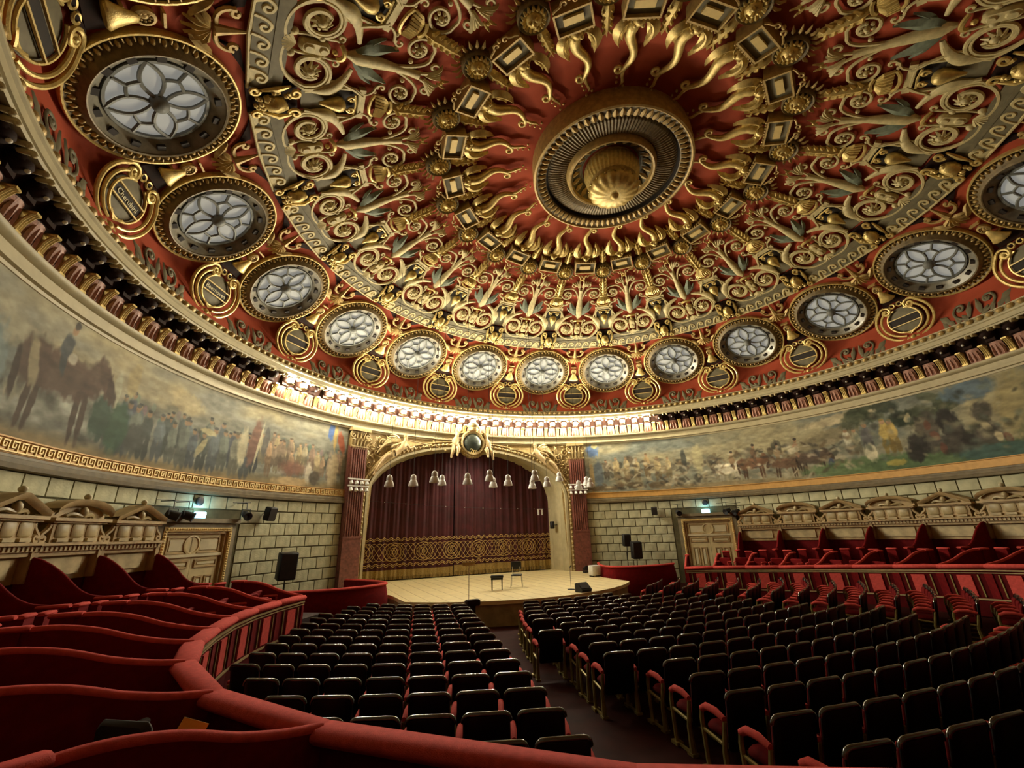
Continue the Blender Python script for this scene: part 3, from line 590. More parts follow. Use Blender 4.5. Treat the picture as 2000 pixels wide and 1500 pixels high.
for k in range(9):
    s = (k - 4) / 4; b.tube(V3([(s * .1, 7.72, .08), (s * .3, 7.9, .24 - .1 * abs(s)), (s * .33, 8.1, .2 - .1 * abs(s))]), [.03, .055, .045], 5)
b.tube(V3([(-.34, 8.12, .1), (-.2, 8.22, .16), (0, 8.25, .18), (.2, 8.22, .16), (.34, 8.12, .1)]), .045, 6); b.tube(bez((-.2, 7.7, .1), (-.1, 7.62, .16), (.1, 7.62, .16), (.2, 7.7, .1), 6), .05, 5)
B_('scallop', b, 'gold')
b = MB(); b.plate(V3([(0, 7.6, .08), (0, 7.4, .14), (0, 7.15, .12), (0, 6.9, .14), (0, 6.7, .12), (0, 6.52, .08)]), [.1, .2, .17, .2, .14, .01], .12)
for s in (-1, 1):
    for k in range(5): b.plate(V3([(s * .03, 7.5 - k * .18, .14), (s * .12, 7.46 - k * .18, .22), (s * .2, 7.34 - k * .18, .12)]), [.03, .06, .01], .05)
B_('acanthus', b, 'gold')
b = MB(); b.lathe([(.42, -.05), (.43, .2), (.4, .24), (.37, .2), (.3, .14), (.001, .12)], 28, (0, 6.02, .05)); B_('mask_bowl', b, 'rim')
b = MB(); b.ball((0, 6.0, .2), .22, 10, 7, (1, 1.05, .9)); b.ball((.09, 6.06, .36), .06, 6, 5); b.ball((-.09, 6.06, .36), .06, 6, 5); b.ball((0, 5.98, .4), .06, 6, 5, (.8, 1.3, 1)); b.ball((0, 5.86, .34), .07, 6, 5, (1.4, .6, 1))
for k in range(16):
    a = k / 16 * 2 * PI; b.plate(V3([(.2 * math.cos(a), 6.0 + .2 * math.sin(a), .22), (.29 * math.cos(a), 6.0 + .29 * math.sin(a), .3), (.36 * math.cos(a), 6.0 + .36 * math.sin(a), .2)]), [.04, .05, .015], .04)
B_('lion_head', b, 'gold')
b = MB()
for k in range(9):
    a = R_(90 + (k - 4) * 17); b.plate(V3([(.4 * math.cos(a), 6.02 + .4 * math.sin(a), .1), (.56 * math.cos(a), 6.02 + .56 * math.sin(a), .2), (.7 * math.cos(a), 6.02 + .7 * math.sin(a), .14)]), [.03, .05, .01], .05)
B_('crown_spikes', b, 'gold2')
b = MB(); b.plate(V3([(0, 5.58, .08), (0, 5.4, .16), (0, 5.2, .12), (0, 5.0, .14), (0, 4.82, .1), (0, 4.62, .06)]), [.1, .16, .13, .14, .09, .01], .12)
for s in (-1, 1):
    for k in range(4): b.plate(V3([(s * .03, 5.45 - k * .2, .14), (s * .11, 5.38 - k * .2, .2), (s * .15, 5.26 - k * .2, .1)]), [.03, .05, .01], .05)
B_('plume', b, 'gold')
b = MB()
for s in (-1, 1): b.prism([(s * .62, 10.98), (s * 1.25, 11.05), (s * 1.5, 11.5), (s * 1.28, 11.28), (s * .85, 11.06)], -.03, .04)
B_('window_spandrel', b, 'brown')
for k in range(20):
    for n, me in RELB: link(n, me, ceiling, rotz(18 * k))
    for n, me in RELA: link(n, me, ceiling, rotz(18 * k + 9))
# painted-stucco scrolls low on the dome, under the windows
low = MB()
for s in (-1, 1):
    low.tube(np.concatenate([bez((s * .2, -.55), (s * .5, -.5), (s * .8, -.2), (s * .62, .05), 8), spiral(s * .45, -.02, .2, .05, 0 if s > 0 else 180, s * 1.1, 16)]) + (0, 0, .05), .045, 6)
    low.ball((s * .45, -.02, .05), .08, 6, 5); low.plate(V3([(s * .2, -.5, .03), (s * .16, -.2, .07), (s * .1, .12, .03)]), [.05, .1, .02], .05); low.plate(V3([(s * .8, -.5, .03), (s * 1.0, -.2, .07), (s * 1.15, -.05, .03)]), [.05, .12, .02], .05)
    for q in range(4): low.plate(V3([(s * (.3 + q * .22), -.6, .02), (s * (.34 + q * .22), -.42, .06), (s * (.42 + q * .22), -.3, .02)]), [.07, .08, .02], .04)
low_me = low.xf(lambda V: V * np.array((1, 1, .6))).mesh('foot_scroll', 'greygreen')
for k in range(-7, 8): link('foot_scroll', low_me, ceiling, frame(18 * k, 13.74, 7.55 + ZC, -12))
# lyres
def lyre():
    P = {}
    b = MB(); b.lathe([(.56, 0), (.56, .06), (.5, .08), (.001, .07)], 32); P['ground'] = (b, 'greygreen')
    b = MB()
    for s in (-1, 1):
        for r, t in ((.84, .05), (.68, .042)):
            p = np.concatenate([np.stack([s * 1.08 * r * np.cos(np.linspace(-1.35, .8, 22)), r * np.sin(np.linspace(-1.35, .8, 22)), np.full(22, .16)], -1),
                                spiral(s * .4, .56 if r > .7 else .5, .235 if r > .7 else .12, .05, 15 if s > 0 else 165, s * 1.3, 24) + (0, 0, .16)]) ; b.tube(p, t, 7)
        b.tube(circ(s * .12, .7, .085, 12, .16), .03, 5, closed=True); b.ball((s * .4, .55, .17), .07, 6, 5)
    b.tube(np.stack([.53 * np.cos(np.linspace(-4.4, 1.25, 40)), .53 * np.sin(np.linspace(-4.4, 1.25, 40)), np.full(40, .14)], -1), .034, 6)
    for s in (-1, 1):
        b.plate(bez((0, -.86, .14), (s * .2, -.7, .2), (s * .26, -.86, .18), (s * .34, -.98, .1), 7), [.05, .07, .07, .06, .05, .04, .01], .05); b.tube(bez((0, -.6, .14), (s * .12, -.5, .16), (s * .2, -.5, .16), (s * .22, -.44, .14), 6), .035, 5)
    b.ball((0, -.78, .16), .1, 8, 6); b.ball((0, -.96, .12), .06, 6, 5)
    P['horns'] = (b, 'gold')
    b = MB()
    for s in (-1, 1): b.box((0, s * .15, .15), (.98, .035, .05))
    P['bars'] = (b, 'bandl')
    b = MB(); b.box((0, 0, .1), (.98, .26, .03)); P['name_plate'] = (b, 'dark')
    return {n: q.mesh(n, m) for n, (q, m) in P.items()}
LY = lyre()
def text_mesh(s, size, m, ext=.01, font=None):
    cu = bpy.data.curves.new('t', 'FONT'); cu.body = s; cu.size = size; cu.extrude = ext; cu.align_x = 'CENTER'; cu.align_y = 'CENTER'; cu.resolution_u = 2
    o = bpy.data.objects.new('t', cu); COL.objects.link(o); dg = bpy.context.evaluated_depsgraph_get(); me = bpy.data.meshes.new_from_object(o.evaluated_get(dg)); bpy.data.objects.remove(o); me.materials.clear(); me.materials.append(M[m]); return me
names = {-81: 'Cherubini', -63: 'Beethoven'}
for k in range(-7, 7):
    a = 18 * k + 9
    root = empty('lyre_relief', frame(a, 13.62, 7.98 + ZC, 18) @ Matrix.Diagonal((1.12, 1, 1, 1)), ceiling)
    for n, me in LY.items(): link(n, me, root)
    if a in names: link('lettering', text_mesh(names[a], .19, 'letter'), root, Matrix.Translation((.0, 0, .125)))

# ---------------------------------------------------------------- central rose and hanging bowl
MZ = 12.15 + ZC
rose = empty('medallion', Matrix.Translation((.22, -.1, MZ)) @ Matrix.Diagonal((1.04, 1.04, 1, 1)), ceiling)
def down(prof): return [(r, -z) for r, z in prof]
MB().lathe([(2.74, .95), (2.74, .02), (2.72, -.06), (2.66, -.08), (2.62, -.04)], 72).build('outer_rim', 'gold2', rose)
MB().lathe([(2.63, -.04), (2.5, .0), (2.34, .02), (2.28, .06)], 72).build('leaf_ring', 'rim', rose)
b = MB()
for k in range(72):
    a = k / 72 * 2 * PI; Mz = np.array(Matrix.Rotation(a, 3, 'Z')); q = MB().plate(V3([(2.3, 0, .02), (2.44, 0, -.04), (2.58, 0, -.03)]), [.06, .09, .02], -.05); b.add(q.v[0] @ Mz.T, q.f)
b.build('leaf_ornament', 'gold2', rose)['kind'] = 'stuff'
MB().lathe([(2.29, .06), (2.27, .22), (2.2, .22)], 72).build('step', 'dark', rose)
b = MB(); n = 240; th = np.arange(n) / n * 2 * PI; rr = [(2.21, .2), (2.1, .12), (1.8, .1), (1.6, .14), (1.54, .2)]
vv = np.concatenate([np.stack([r * np.cos(th), r * np.sin(th), z + (.03 if 0 < i < 4 else 0) * (np.arange(n) % 2)], -1) for i, (r, z) in enumerate(rr)])
b.add(vv, [(i * n + j, i * n + (j + 1) % n, (i + 1) * n + (j + 1) % n, (i + 1) * n + j) for i in range(4) for j in range(n)]); b.build('flutes', 'rim', rose, smooth=False)
MB().lathe([(1.56, .2), (1.52, .02), (1.46, -.04), (1.4, -.02), (1.38, .06), (1.36, .12)], 64).build('inner_ring', 'gold2', rose)
MB().lathe([(1.37, .1), (1.2, .3), (1.04, .36), (1.02, .34), (.98, .36)], 64).build('palmette_ring', 'greygreen', rose)
b = MB()
for k in range(24):
    Mz = np.array(Matrix.Rotation(k / 24 * 2 * PI, 3, 'Z')); q = MB().plate(V3([(1.34, 0, .1), (1.24, 0, .18), (1.08, 0, .3)]), [.05, .11, .03], -.05); b.add(q.v[0] @ Mz.T, q.f)
b.build('palmette_ornament', 'gold2', rose)['kind'] = 'stuff'
MB().lathe([(1.0, .35), (.96, .46), (.001, .47)], 48).build('ground', 'red', rose)
bowl = empty('hanging_bowl', Matrix.Translation((.24, -.1, -.05))); tag(bowl, 'fluted golden bowl hanging below the centre rose of the red dome', 'pendant')
def fl(prof, n=64, amp=.02, k=32, m='gold', name='bowl'): MB().lathe(prof, n * 2, wave=(amp, k)).build(name, m, bowl)
z0 = 12.75 + ZC
MB().lathe([(.9, z0), (.9, z0 - .15), (.8, z0 - .2)], 48).build('collar', 'gold', bowl)
fl([(.84, z0 - .1), (.97, z0 - .3), (.98, z0 - .5), (.92, z0 - .75), (.84, z0 - .9)], amp=.018, k=40, name='urn')
MB().lathe([(.84, z0 - .88), (.8, z0 - 1.0), (.82, z0 - 1.06)], 48).build('neck', 'gold2', bowl)
fl([(.8, z0 - 1.02), (.88, z0 - 1.12), (.87, z0 - 1.22), (.8, z0 - 1.32), (.6, z0 - 1.42), (.3, z0 - 1.48), (.1, z0 - 1.46)], amp=.03, k=16, name='lower_bowl')
MB().lathe([(.16, z0 - 1.42), (.14, z0 - 1.5), (.08, z0 - 1.56), (.001, z0 - 1.58)], 16).build('finial', 'gold', bowl)
b = MB()
for k in range(32):
    a = k / 32 * 2 * PI; b.ball((.87 * math.cos(a), .87 * math.sin(a), z0 - 1.13), .045, 6, 5)
b.build('beading', 'gold', bowl)['kind'] = 'stuff'

# ---------------------------------------------------------------- proscenium
AW, AS, AB = 5.845, 4.75, 2.85     # half width along the wall, springing height, rise
def arch(off, n=48):
    a, b = AW + off, AB + off; z = np.linspace(.7, AS, 10); t = np.linspace(0, PI, n)
    L = [(-a, q) for q in z[:-1]] + [(-a * math.copysign(abs(math.cos(x)) ** .96, math.cos(x)), AS + b * math.sin(x) ** .96) for x in t] + [(a, q) for q in z[:-1][::-1]]
    return np.array(L)
def wmap(V): a = V[:, 0] / RW; r = RW - V[:, 2]; return np.stack([r * np.sin(a), r * np.cos(a), V[:, 1]], -1)
def archz(s): return AS + AB * max(0, 1 - abs(s / AW) ** 2.08) ** .49 if abs(s) < AW else .3
ss = np.concatenate([np.linspace(-7.1, -AW - .001, 6), np.linspace(-AW, AW, 61), np.linspace(AW + .001, 7.1, 6)])
b = MB(); b.grid(lambda s, t: (s, archz(s) * (1 - t) + 8.0 * t, 0), ss, [0, 1]); b.xf(wmap)
wall_front = b.build('wall_front', 'gold3', smooth=False); tag(wall_front, kind='structure')
pros = empty('trim_7'); tag(pros, kind='structure')
def sweep(name, offs, m, parent=pros):
    b = MB(); P = [np.stack([arch(o)[:, 0], arch(o)[:, 1], np.full(len(arch(o)), d)], -1) for o, d in offs]; n = len(P[0])
    b.add(np.concatenate(P), [(i * n + j, i * n + j + 1, (i + 1) * n + j + 1, (i + 1) * n + j) for i in range(len(P) - 1) for j in range(n - 1)]); return b.xf(wmap).build(name, m, parent)
sweep('arch_fascia', [(0, 0), (0, .1), (.13, .1), (.13, .06)], 'trimc'); sweep('arch_ground', [(.13, .04), (.15, .06), (.42, .09)], 'gold3'); sweep('arch_fillet', [(.41, .08), (.42, .15), (.48, .15), (.5, .08), (.5, 0)], 'gold3')
b = MB(); path = arch(.27, 200); dl = np.r_[0, np.cumsum(np.linalg.norm(np.diff(path, axis=0), axis=1))]; L = dl[-1]; nn = 92
for k in range(nn):
    q = (k + .5) / nn * L; x = np.interp(q, dl, path[:, 0]); y = np.interp(q, dl, path[:, 1]); b.ball((x, y, .09), .1, 6, 5, (1, 1, .8)); q2 = q + L / nn / 2; b.ball((np.interp(q2, dl, path[:, 0]), np.interp(q2, dl, path[:, 1]), .09), .05, 5, 4)
b.xf(wmap).build('arch_leafwork', 'gold3', pros)['kind'] = 'stuff'
# reveal running back to the curtain
P0 = arch(0); F = wmap(np.stack([P0[:, 0], P0[:, 1], np.full(len(P0), .1)], -1)); b = MB()
def back(f, y, dz=0.): x0 = np.interp(y, [13, 15.6], [1, .9]); return np.stack([P0[:, 0] * .985 * (1 - .075 * f), np.full(len(P0), y), np.where(P0[:, 1] > AS, AS + (P0[:, 1] - AS) * (1 - .06 * f), P0[:, 1])], -1)
rings = [F]
for f in (.3, .34, .36, .7, .74, .76, 1.):
    rings.append(F * (1 - f) + back(f, 15.1) * f + (0.03 if f in (.34, .74) else 0) * np.stack([np.sign(P0[:, 0]), 0 * P0[:, 0], 0 * P0[:, 0]], -1))
n = len(P0); b.add(np.concatenate(rings), [(i * n + j, i * n + j + 1, (i + 1) * n + j + 1, (i + 1) * n + j) for i in range(len(rings) - 1) for j in range(n - 1)])
b.build('reveal', 'trimc', wall_front)
b = MB(); b.box((0, 16.4, 4), (16, .1, 9)); b.build('back_panel', 'dark', wall_front)
# gilded scrollwork in the spandrels
b = MB()
for s in (-1, 1):
    for (x, y, r, a0) in ((6.0, 7.5, .3, 0), (5.55, 7.0, .26, 90), (6.15, 6.9, .22, 180), (5.95, 6.35, .2, 30), (5.2, 7.55, .24, 200), (4.75, 7.35, .2, 80), (6.2, 5.9, .15, 0), (6.15, 5.4, .12, 120), (1.6, 7.72, .16, 0), (2.3, 7.7, .16, 180)):
        b.tube(spiral(s * x, y, r, .04, a0, s * 1.4, 22) + (0, 0, .06), .035, 5)
        for k in range(4): a = a0 + k * 1.6; b.plate(V3([(s * x + r * math.cos(a), y + r * math.sin(a), .04), (s * x + (r + .12) * math.cos(a + .3), y + (r + .12) * math.sin(a + .3), .1), (s * x + (r + .2) * math.cos(a + .7), y + (r + .2) * math.sin(a + .7), .04)]), [.03, .06, .01], .04)
b.xf(wmap).build('spandrel_scrollwork', 'gold3', pros)
# pilasters
for s in (-1, 1):
    nm = 'left' if s < 0 else 'right'
    pil = empty('pilaster', frame(s * 26.75, RW, 0)); tag(pil, 'red marble fluted pilaster with gilded capital, ' + nm + ' of the stage arch', 'pilaster', 'pilasters beside the stage arch')
    b = MB(); b.box((0, 5.0, .07), (.9, 4.3, .3)); b.build('shaft', 'marble', pil)
    b = MB()
    for k in range(7): b.tube([(-.36 + k * .12, 2.98, .23), (-.36 + k * .12, 7.08, .23)], .042, 6, up=(0, 0, 1))
    b.build('fluting', 'marble', pil)
    b = MB(); b.box((0, 1.75, .09), (.95, 2.3, .38)); b.box((0, 2.93, .1), (1.0, .1, .42)); b.build('plinth', 'marble', pil)
    b = MB(); b.box((0, .68, .1), (1.02, .2, .46)); b.build('base', 'trimc', pil)
    b = MB(); b.box((0, 7.95, .14), (1.06, .14, .46)); b.box((0, 7.45, .08), (.72, .9, .34)); b.tube([(-.48, 7.12, .23), (.48, 7.12, .23)], .06, 6, up=(0, 0, 1))
    for q in (-1, 1):
        b.tube(spiral(q * .4, 7.66, .17, .04, 90, -q * 1.3, 18) + (0, 0, .26), .05, 6)
        b.plate(bez((q * .3, 7.15, .24), (q * .34, 7.4, .3), (q * .42, 7.5, .4), (q * .5, 7.42, .36), 6), [.1, .12, .1, .08, .06, .02], .05)
    for q in (-.2, 0, .2): b.plate(bez((q, 7.15, .25), (q, 7.4, .3), (q, 7.56, .38), (q, 7.5, .42), 6), [.09, .1, .09, .07, .05, .02], .05); b.plate(bez((q, 7.5, .25), (q, 7.7, .27), (q, 7.82, .3), (q * 1.2, 7.84, .36), 5), [.05, .06, .05, .04, .01], .04)
    b.build('capital', 'gold3', pil)
    # white lamp rails strapped across the pilaster
    for i, hz in enumerate((5.55, 5.23)):
        r = empty('spotlight_rail', frame(s * 26.6, RW - .34, hz)); tag(r, ('upper' if i == 0 else 'lower') + ' white rail of small spotlights across the ' + nm + ' marble pilaster', 'spotlights')
        b = MB(); b.rbox((0, 0, .03), (1.16, .07, .08), .02); b.build('rail', 'white', r)
        for q in range(4):
            b = MB(); b.lathe([(.001, .0), (.07, .0), (.09, .14), (.07, .14), (.001, .1)], 10, (-.42 + q * .28, -.1, .06), M3=np.array([[1, 0, 0], [0, .3, -.95], [0, .95, .3]])); b.build('spotlight', 'white', r)
# gilded statues (one grown surface each), cartouche
def figure(name, J, E, m, parent=None, mw=None, sub=1):
    ks = list(J); me = bpy.data.meshes.new(name); me.from_pydata([J[k][:3] for k in ks], [(ks.index(a), ks.index(c)) for a, c in E], [])
    o = bpy.data.objects.new(name, me); COL.objects.link(o); o.modifiers.new('skin', 'SKIN'); sv = me.skin_vertices[0].data
    for i, k in enumerate(ks): sv[i].radius = (J[k][3], J[k][3]); sv[i].use_root = (i == 0)
    sm = o.modifiers.new('sub', 'SUBSURF'); sm.levels = sub; sm.render_levels = sub
    me2 = bpy.data.meshes.new_from_object(o.evaluated_get(bpy.context.evaluated_depsgraph_get())); bpy.data.objects.remove(o); me2.materials.clear(); me2.materials.append(M[m])
    me2.polygons.foreach_set('use_smooth', [True] * len(me2.polygons)); return link(name, me2, parent, mw)
SE = [('pel', 'bel'), ('bel', 'che'), ('che', 'nec'), ('nec', 'hea'), ('hea', 'top'), ('che', 'sl'), ('sl', 'el'), ('el', 'wl'), ('wl', 'hl'), ('che', 'sr'), ('sr', 'er'), ('er', 'wr'), ('wr', 'hr'), ('pel', 'tl'), ('tl', 'kl'), ('kl', 'al'), ('al', 'fl'), ('pel', 'tr'), ('tr', 'kr'), ('kr', 'ar'), ('ar', 'fr')]
for s in (-1, 1):
    nm = 'left' if s < 0 else 'right'
    ang = empty('angel_statue', frame(s * 16.6, RW - .1, .12)); tag(ang, 'gilded reclining angel blowing a long trumpet, relief above the ' + nm + ' shoulder of the stage arch', 'statue', 'angels over the stage arch')
    q = lambda x, y, z, r: (-s * x * .78, y if y > 6.9 else y + (6.9 - y) * .12, z, r * 1.15)
    # x grows towards the middle of the arch
    J = dict(pel=q(-.55, 6.95, .2, .17), bel=q(-.28, 7.12, .24, .15), che=q(-.02, 7.36, .26, .17), nec=q(.04, 7.58, .26, .06), hea=q(.07, 7.72, .28, .11), top=q(.08, 7.84, .28, .08), sl=q(.18, 7.4, .3, .075), el=q(.36, 7.18, .36, .055), wl=q(.62, 7.3, .36, .042), hl=q(.7, 7.36, .36, .04),
             sr=q(-.2, 7.46, .22, .075), er=q(-.5, 7.36, .24, .055), wr=q(-.86, 7.26, .26, .045), hr=q(-.98, 7.12, .26, .045), tl=q(-.72, 6.85, .26, .15), kl=q(-1.25, 6.7, .34, .12), al=q(-1.75, 6.05, .26, .08), fl=q(-1.95, 5.72, .24, .07), tr=q(-.75, 6.75, .18, .15), kr=q(-1.3, 6.4, .2, .12), ar=q(-1.85, 5.85, .18, .08), fr=q(-2.05, 5.5, .2, .06))
    figure('body', J, SE, 'skin', ang)
    b = MB()
    for k in range(7): b.tube(np.array(bez(q(-.5 - .05 * k, 7.05 - .04 * k, .26, 0)[:3], q(-.95, 7.0 - .07 * k, .4, 0)[:3], q(-1.6, 6.75 - .07 * k, .26, 0)[:3], q(-2.0 - .05 * k, 5.75 - .04 * k, .14, 0)[:3], 10)), np.linspace(.1, .05, 10), 6)
    b.build('drapery', 'gold3', ang)
    b = MB(); b.ball(q(.07, 7.82, .25, 0)[:3], .13, 8, 6); b.build('hair', 'gold3', ang)
    b = MB(); b.tube([q(.2, 7.62, .4, 0)[:3], q(1.6, 7.54, .34, 0)[:3], q(1.9, 7.53, .34, 0)[:3], q(2.05, 7.53, .34, 0)[:3]], [.02, .028, .04, .09], 8); b.build('trumpet', 'gold3', ang)
    b = MB()
    for k in range(7): b.plate(bez(q(-.1, 7.45, .14, 0)[:3], q(-.3 - .1 * k, 7.8 - .03 * k, .1, 0)[:3], q(-.7 - .1 * k, 7.95 - .09 * k, .08, 0)[:3], q(-1.0 - .14 * k, 7.84 - .17 * k, .06, 0)[:3], 7), [.03, .07, .09, .09, .08, .06, .01], .05)
    b.build('wing', 'gold3', ang)
    pt = empty('cherub_statue', frame(s * 3.9, RW - .12, 0)); tag(pt, 'gilded seated cherub on the ' + nm + ' of the round medallion over the stage', 'statue', 'cherubs beside the medallion')
    q = lambda x, y, z, r: (s * x, y, z, r * 1.25)
    J = dict(pel=q(.05, 7.72, .3, .15), bel=q(.04, 7.9, .3, .14), che=q(.0, 8.08, .3, .14), nec=q(-.02, 8.22, .3, .06), hea=q(-.06, 8.36, .32, .12), top=q(-.07, 8.46, .32, .1), sl=q(-.16, 8.12, .32, .065), el=q(-.36, 8.2, .34, .05), wl=q(-.52, 8.36, .34, .04), hl=q(-.58, 8.42, .34, .04), sr=q(.16, 8.1, .3, .065), er=q(.24, 7.88, .38, .05), wr=q(.12, 7.74, .44, .04), hr=q(.04, 7.74, .46, .04),
             tl=q(-.04, 7.66, .36, .11), kl=q(-.06, 7.5, .56, .09), al=q(.02, 7.16, .5, .055), fl=q(.0, 7.08, .58, .045), tr=q(.16, 7.62, .36, .11), kr=q(.26, 7.42, .52, .09), ar=q(.34, 7.04, .44, .055), fr=q(.36, 6.95, .52, .045))
    figure('body', J, SE, 'skin', pt); b = MB(); b.ball(q(-.07, 8.45, .3, 0)[:3], .13, 8, 6); b.build('hair', 'gold3', pt)
med = empty('cartouche', frame(0.25, RW - .16, -1.5) @ Matrix.Scale(1.19, 4)); tag(med, 'round dark medallion in a gilded crowned frame above the middle of the stage arch', 'medallion')
FR = np.array([[1, 0, 0], [0, 1, 0], [0, 0, 1]])
b = MB(); b.lathe([(.62, .0), (.64, .2), (.58, .3), (.5, .26), (.46, .2)], 32, (0, 7.92, .06)); b.build('frame', 'gold3', med)
b = MB(); b.lathe([(.48, .2), (.44, .24), (.3, .34), (.12, .38), (.001, .39)], 32, (0, 7.92, .06)); b.build('shield', mat('dark_bronze', (60, 66, 58), .35, .5, .4, 9), med)
b = MB()
for k in range(13): a = R_(200 + k * 11.6); b.ball((.66 * math.cos(a), 7.9 + .64 * math.sin(a), .2), .11, 7, 5)
for s in (-1, 1): b.tube(spiral(s * .52, 8.36, .18, .04, 90, -s * 1.2, 16) + (0, 0, .2), .05, 6)
b.build('garland', 'gold3', med)
b = MB(); b.lathe([(.26, 0), (.28, .1), (.24, .14), (.3, .26), (.2, .42), (.06, .5), (.05, .56), (.001, .6)], 14, (0, 8.5, .3), M3=np.array([[1, 0, 0], [0, 0, 1], [0, -1, 0]])); b.ball((0, 9.12, .3), .07, 8, 6); b.build('crown', 'gold3', med)
link('lettering', text_mesh('2m', .3, 'bandl', .02), med, Matrix.Translation((0, 7.5, .42)))

# ---------------------------------------------------------------- stage, curtain
stg = empty('stage'); tag(stg, 'pale wooden concert stage with a curved front edge before the wine red curtain', 'stage')
ph = np.linspace(-45, 45, 60); fr_ = [(7.0 * math.sin(R_(p)), 12 - 7.0 * math.cos(R_(p))) for p in ph]
poly = fr_ + [(5.0, 8.5), (5.05, 9.2), (5.5, 10.2), (6.3, 11.6), (5.9, 13.1), (5.4, 14.9), (-5.4, 14.9), (-5.9, 13.1), (-6.3, 11.6), (-5.5, 10.2), (-5.05, 9.2), (-5.0, 8.5)]
MB().prism(poly, .66, .78).build('deck', 'stage', stg, smooth=False)
MB().prism([(x * .985, 12 + (y - 12) * .985) if i < 60 else (x, y) for i, (x, y) in enumerate(poly)], -.2, .66).build('apron', 'woodl', stg, smooth=False)
b = MB()
for k in range(18):
    x = -4.76 + k * .56; y0 = 12 - math.sqrt(49 - x * x) + .05; b.box((x, (y0 + 14.6) / 2, .781), (.012, 14.6 - y0, .004))
b.build('board_joints', 'wood', stg)['kind'] = 'stuff'
cur = empty('stage_curtain'); tag(cur, 'wine red stage curtain with a gold embroidered band and a deep olive fringe', 'curtain')
def cy(x): return 14.75 + .035 * math.sin(x * 11.3 + 1.2 * math.sin(x * 2.1)) + .022 * math.sin(x * 27 + 1)
for x0, x1, zb in ((-6.0, -.72, 1.26), (-.66, 6.0, 1.32)):
    b = MB(); xs = np.linspace(x0, x1, 170); b.grid(lambda x, z: (x, cy(x), z), xs, np.linspace(zb, 7.75, 6)); b.build('drape', 'curtain', cur)
    b = MB(); b.grid(lambda x, z: (x, cy(x) - .012, z), xs, [zb - .3, zb - .14, zb + .03]); b.build('fringe_heading', 'fringe', cur)
    b = MB()
    for x in np.arange(x0 + .02, x1, .05): b.tube([(x, cy(x) - .01, zb - .28), (x + rng.uniform(-.01, .01), cy(x) - .01, .83)], [.02, .024], 4, up=(1, 0, 0))
    f_ = b.build('fringe', 'fringe', cur); f_['kind'] = 'stuff'
b = MB()
def emb(p, r=.017): p = np.array(p); b.tube(np.stack([p[:, 0], [cy(x) - .025 for x in p[:, 0]], p[:, 1]], -1), r * .78, 4, up=(0, 1, 0))
x = np.linspace(-5.9, 5.9, 420)
for z, a in ((2.8, .05), (2.72, .04), (1.56, .04), (1.48, .05)): emb(np.stack([x, z + a * np.sin(x * 18)], -1), .02)
for phs in np.arange(0, 2 * PI, PI / 3): emb(np.stack([x, 2.14 + .42 * np.sin(x * 2 * PI / 1.6 + phs)], -1), .015)
for k in range(8):
    xc = -5.5 + k * 1.57
    for r in (.46, .33, .2): t = np.linspace(0, 2 * PI, 28); emb(np.stack([xc + r * 1.1 * np.cos(t), 2.14 + r * np.sin(t)], -1), .016)
    emb([(xc - .1, 2.14), (xc, 2.3), (xc + .1, 2.14), (xc, 1.98), (xc - .1, 2.14)], .03)
b.build('embroidery', 'embroid', cur)['kind'] = 'stuff'
# round side boxes at the edge of the stage
def wallpanel(name, pts, z0, z1, m, parent, thick=.12, belly=0.):
    p = np.array(pts, float); t = np.gradient(p, axis=0); t /= np.linalg.norm(t, axis=1)[:, None]; nrm = np.stack([t[:, 1], -t[:, 0]], -1); N = len(p)
    zz = np.linspace(0, 1, 6); outer = [np.concatenate([p + nrm * (belly * math.sin(PI * q)), np.full((N, 1), z0 + (z1 - z0) * q)], 1) for q in zz]; inner = [np.concatenate([p - nrm * thick, np.full((N, 1), z)], 1) for z in (z1, z0)]
    L = outer + inner; b = MB(); b.add(np.concatenate(L), [(i * N + j, i * N + j + 1, (i + 1) * N + j + 1, (i + 1) * N + j) for i in range(len(L) - 1) for j in range(N - 1)] + [tuple(i * N for i in range(len(L))), tuple(i * N + N - 1 for i in range(len(L)))]); return b.build(name, m, parent)
def roll(name, pts, r, m, parent, flat=.7): return MB().tube(pts, r, 8, flat=flat).build(name, m, parent)
for s in (-1, 1):
    bxs = empty('stage_box'); tag(bxs, 'rounded red velvet box beside the ' + ('left' if s < 0 else 'right') + ' corner of the stage', 'box', 'red boxes beside the stage')
    ctrl = [(6.4, 11.2), (5.75, 10.3), (5.35, 9.3), (5.45, 8.75), (6.0, 8.2), (6.9, 7.85), (7.9, 7.85), (8.5, 8.05)]
    P = bez(*[np.array(c) for c in ((6.5, 11.4), (5.4, 9.9), (5.0, 8.9), (5.5, 8.5))], n=10)[:, :2]; P2 = bez(*[np.array(c) for c in ((5.5, 8.5), (6.1, 7.9), (7.4, 7.6), (8.7, 8.1))], n=12)[1:, :2]
    pl_ = np.concatenate([P, P2]); pl_[:, 0] *= s
    if s < 0: pl_ = pl_[::-1]
    wallpanel('side_panel', pl_, -.05, 1.24, 'velvet', bxs, .1, .1); roll('top_roll', np.concatenate([pl_, np.full((len(pl_), 1), 1.25)], 1), .075, 'velvet2', bxs)
    MB().prism([tuple(q) for q in pl_] + (([(s * 10.0, 10.0), (s * 8.2, 11.5)] if s > 0 else [(s * 8.2, 11.5), (s * 10.0, 10.0)])), .3, .42).build('box_floor', 'carpet', bxs, smooth=False)

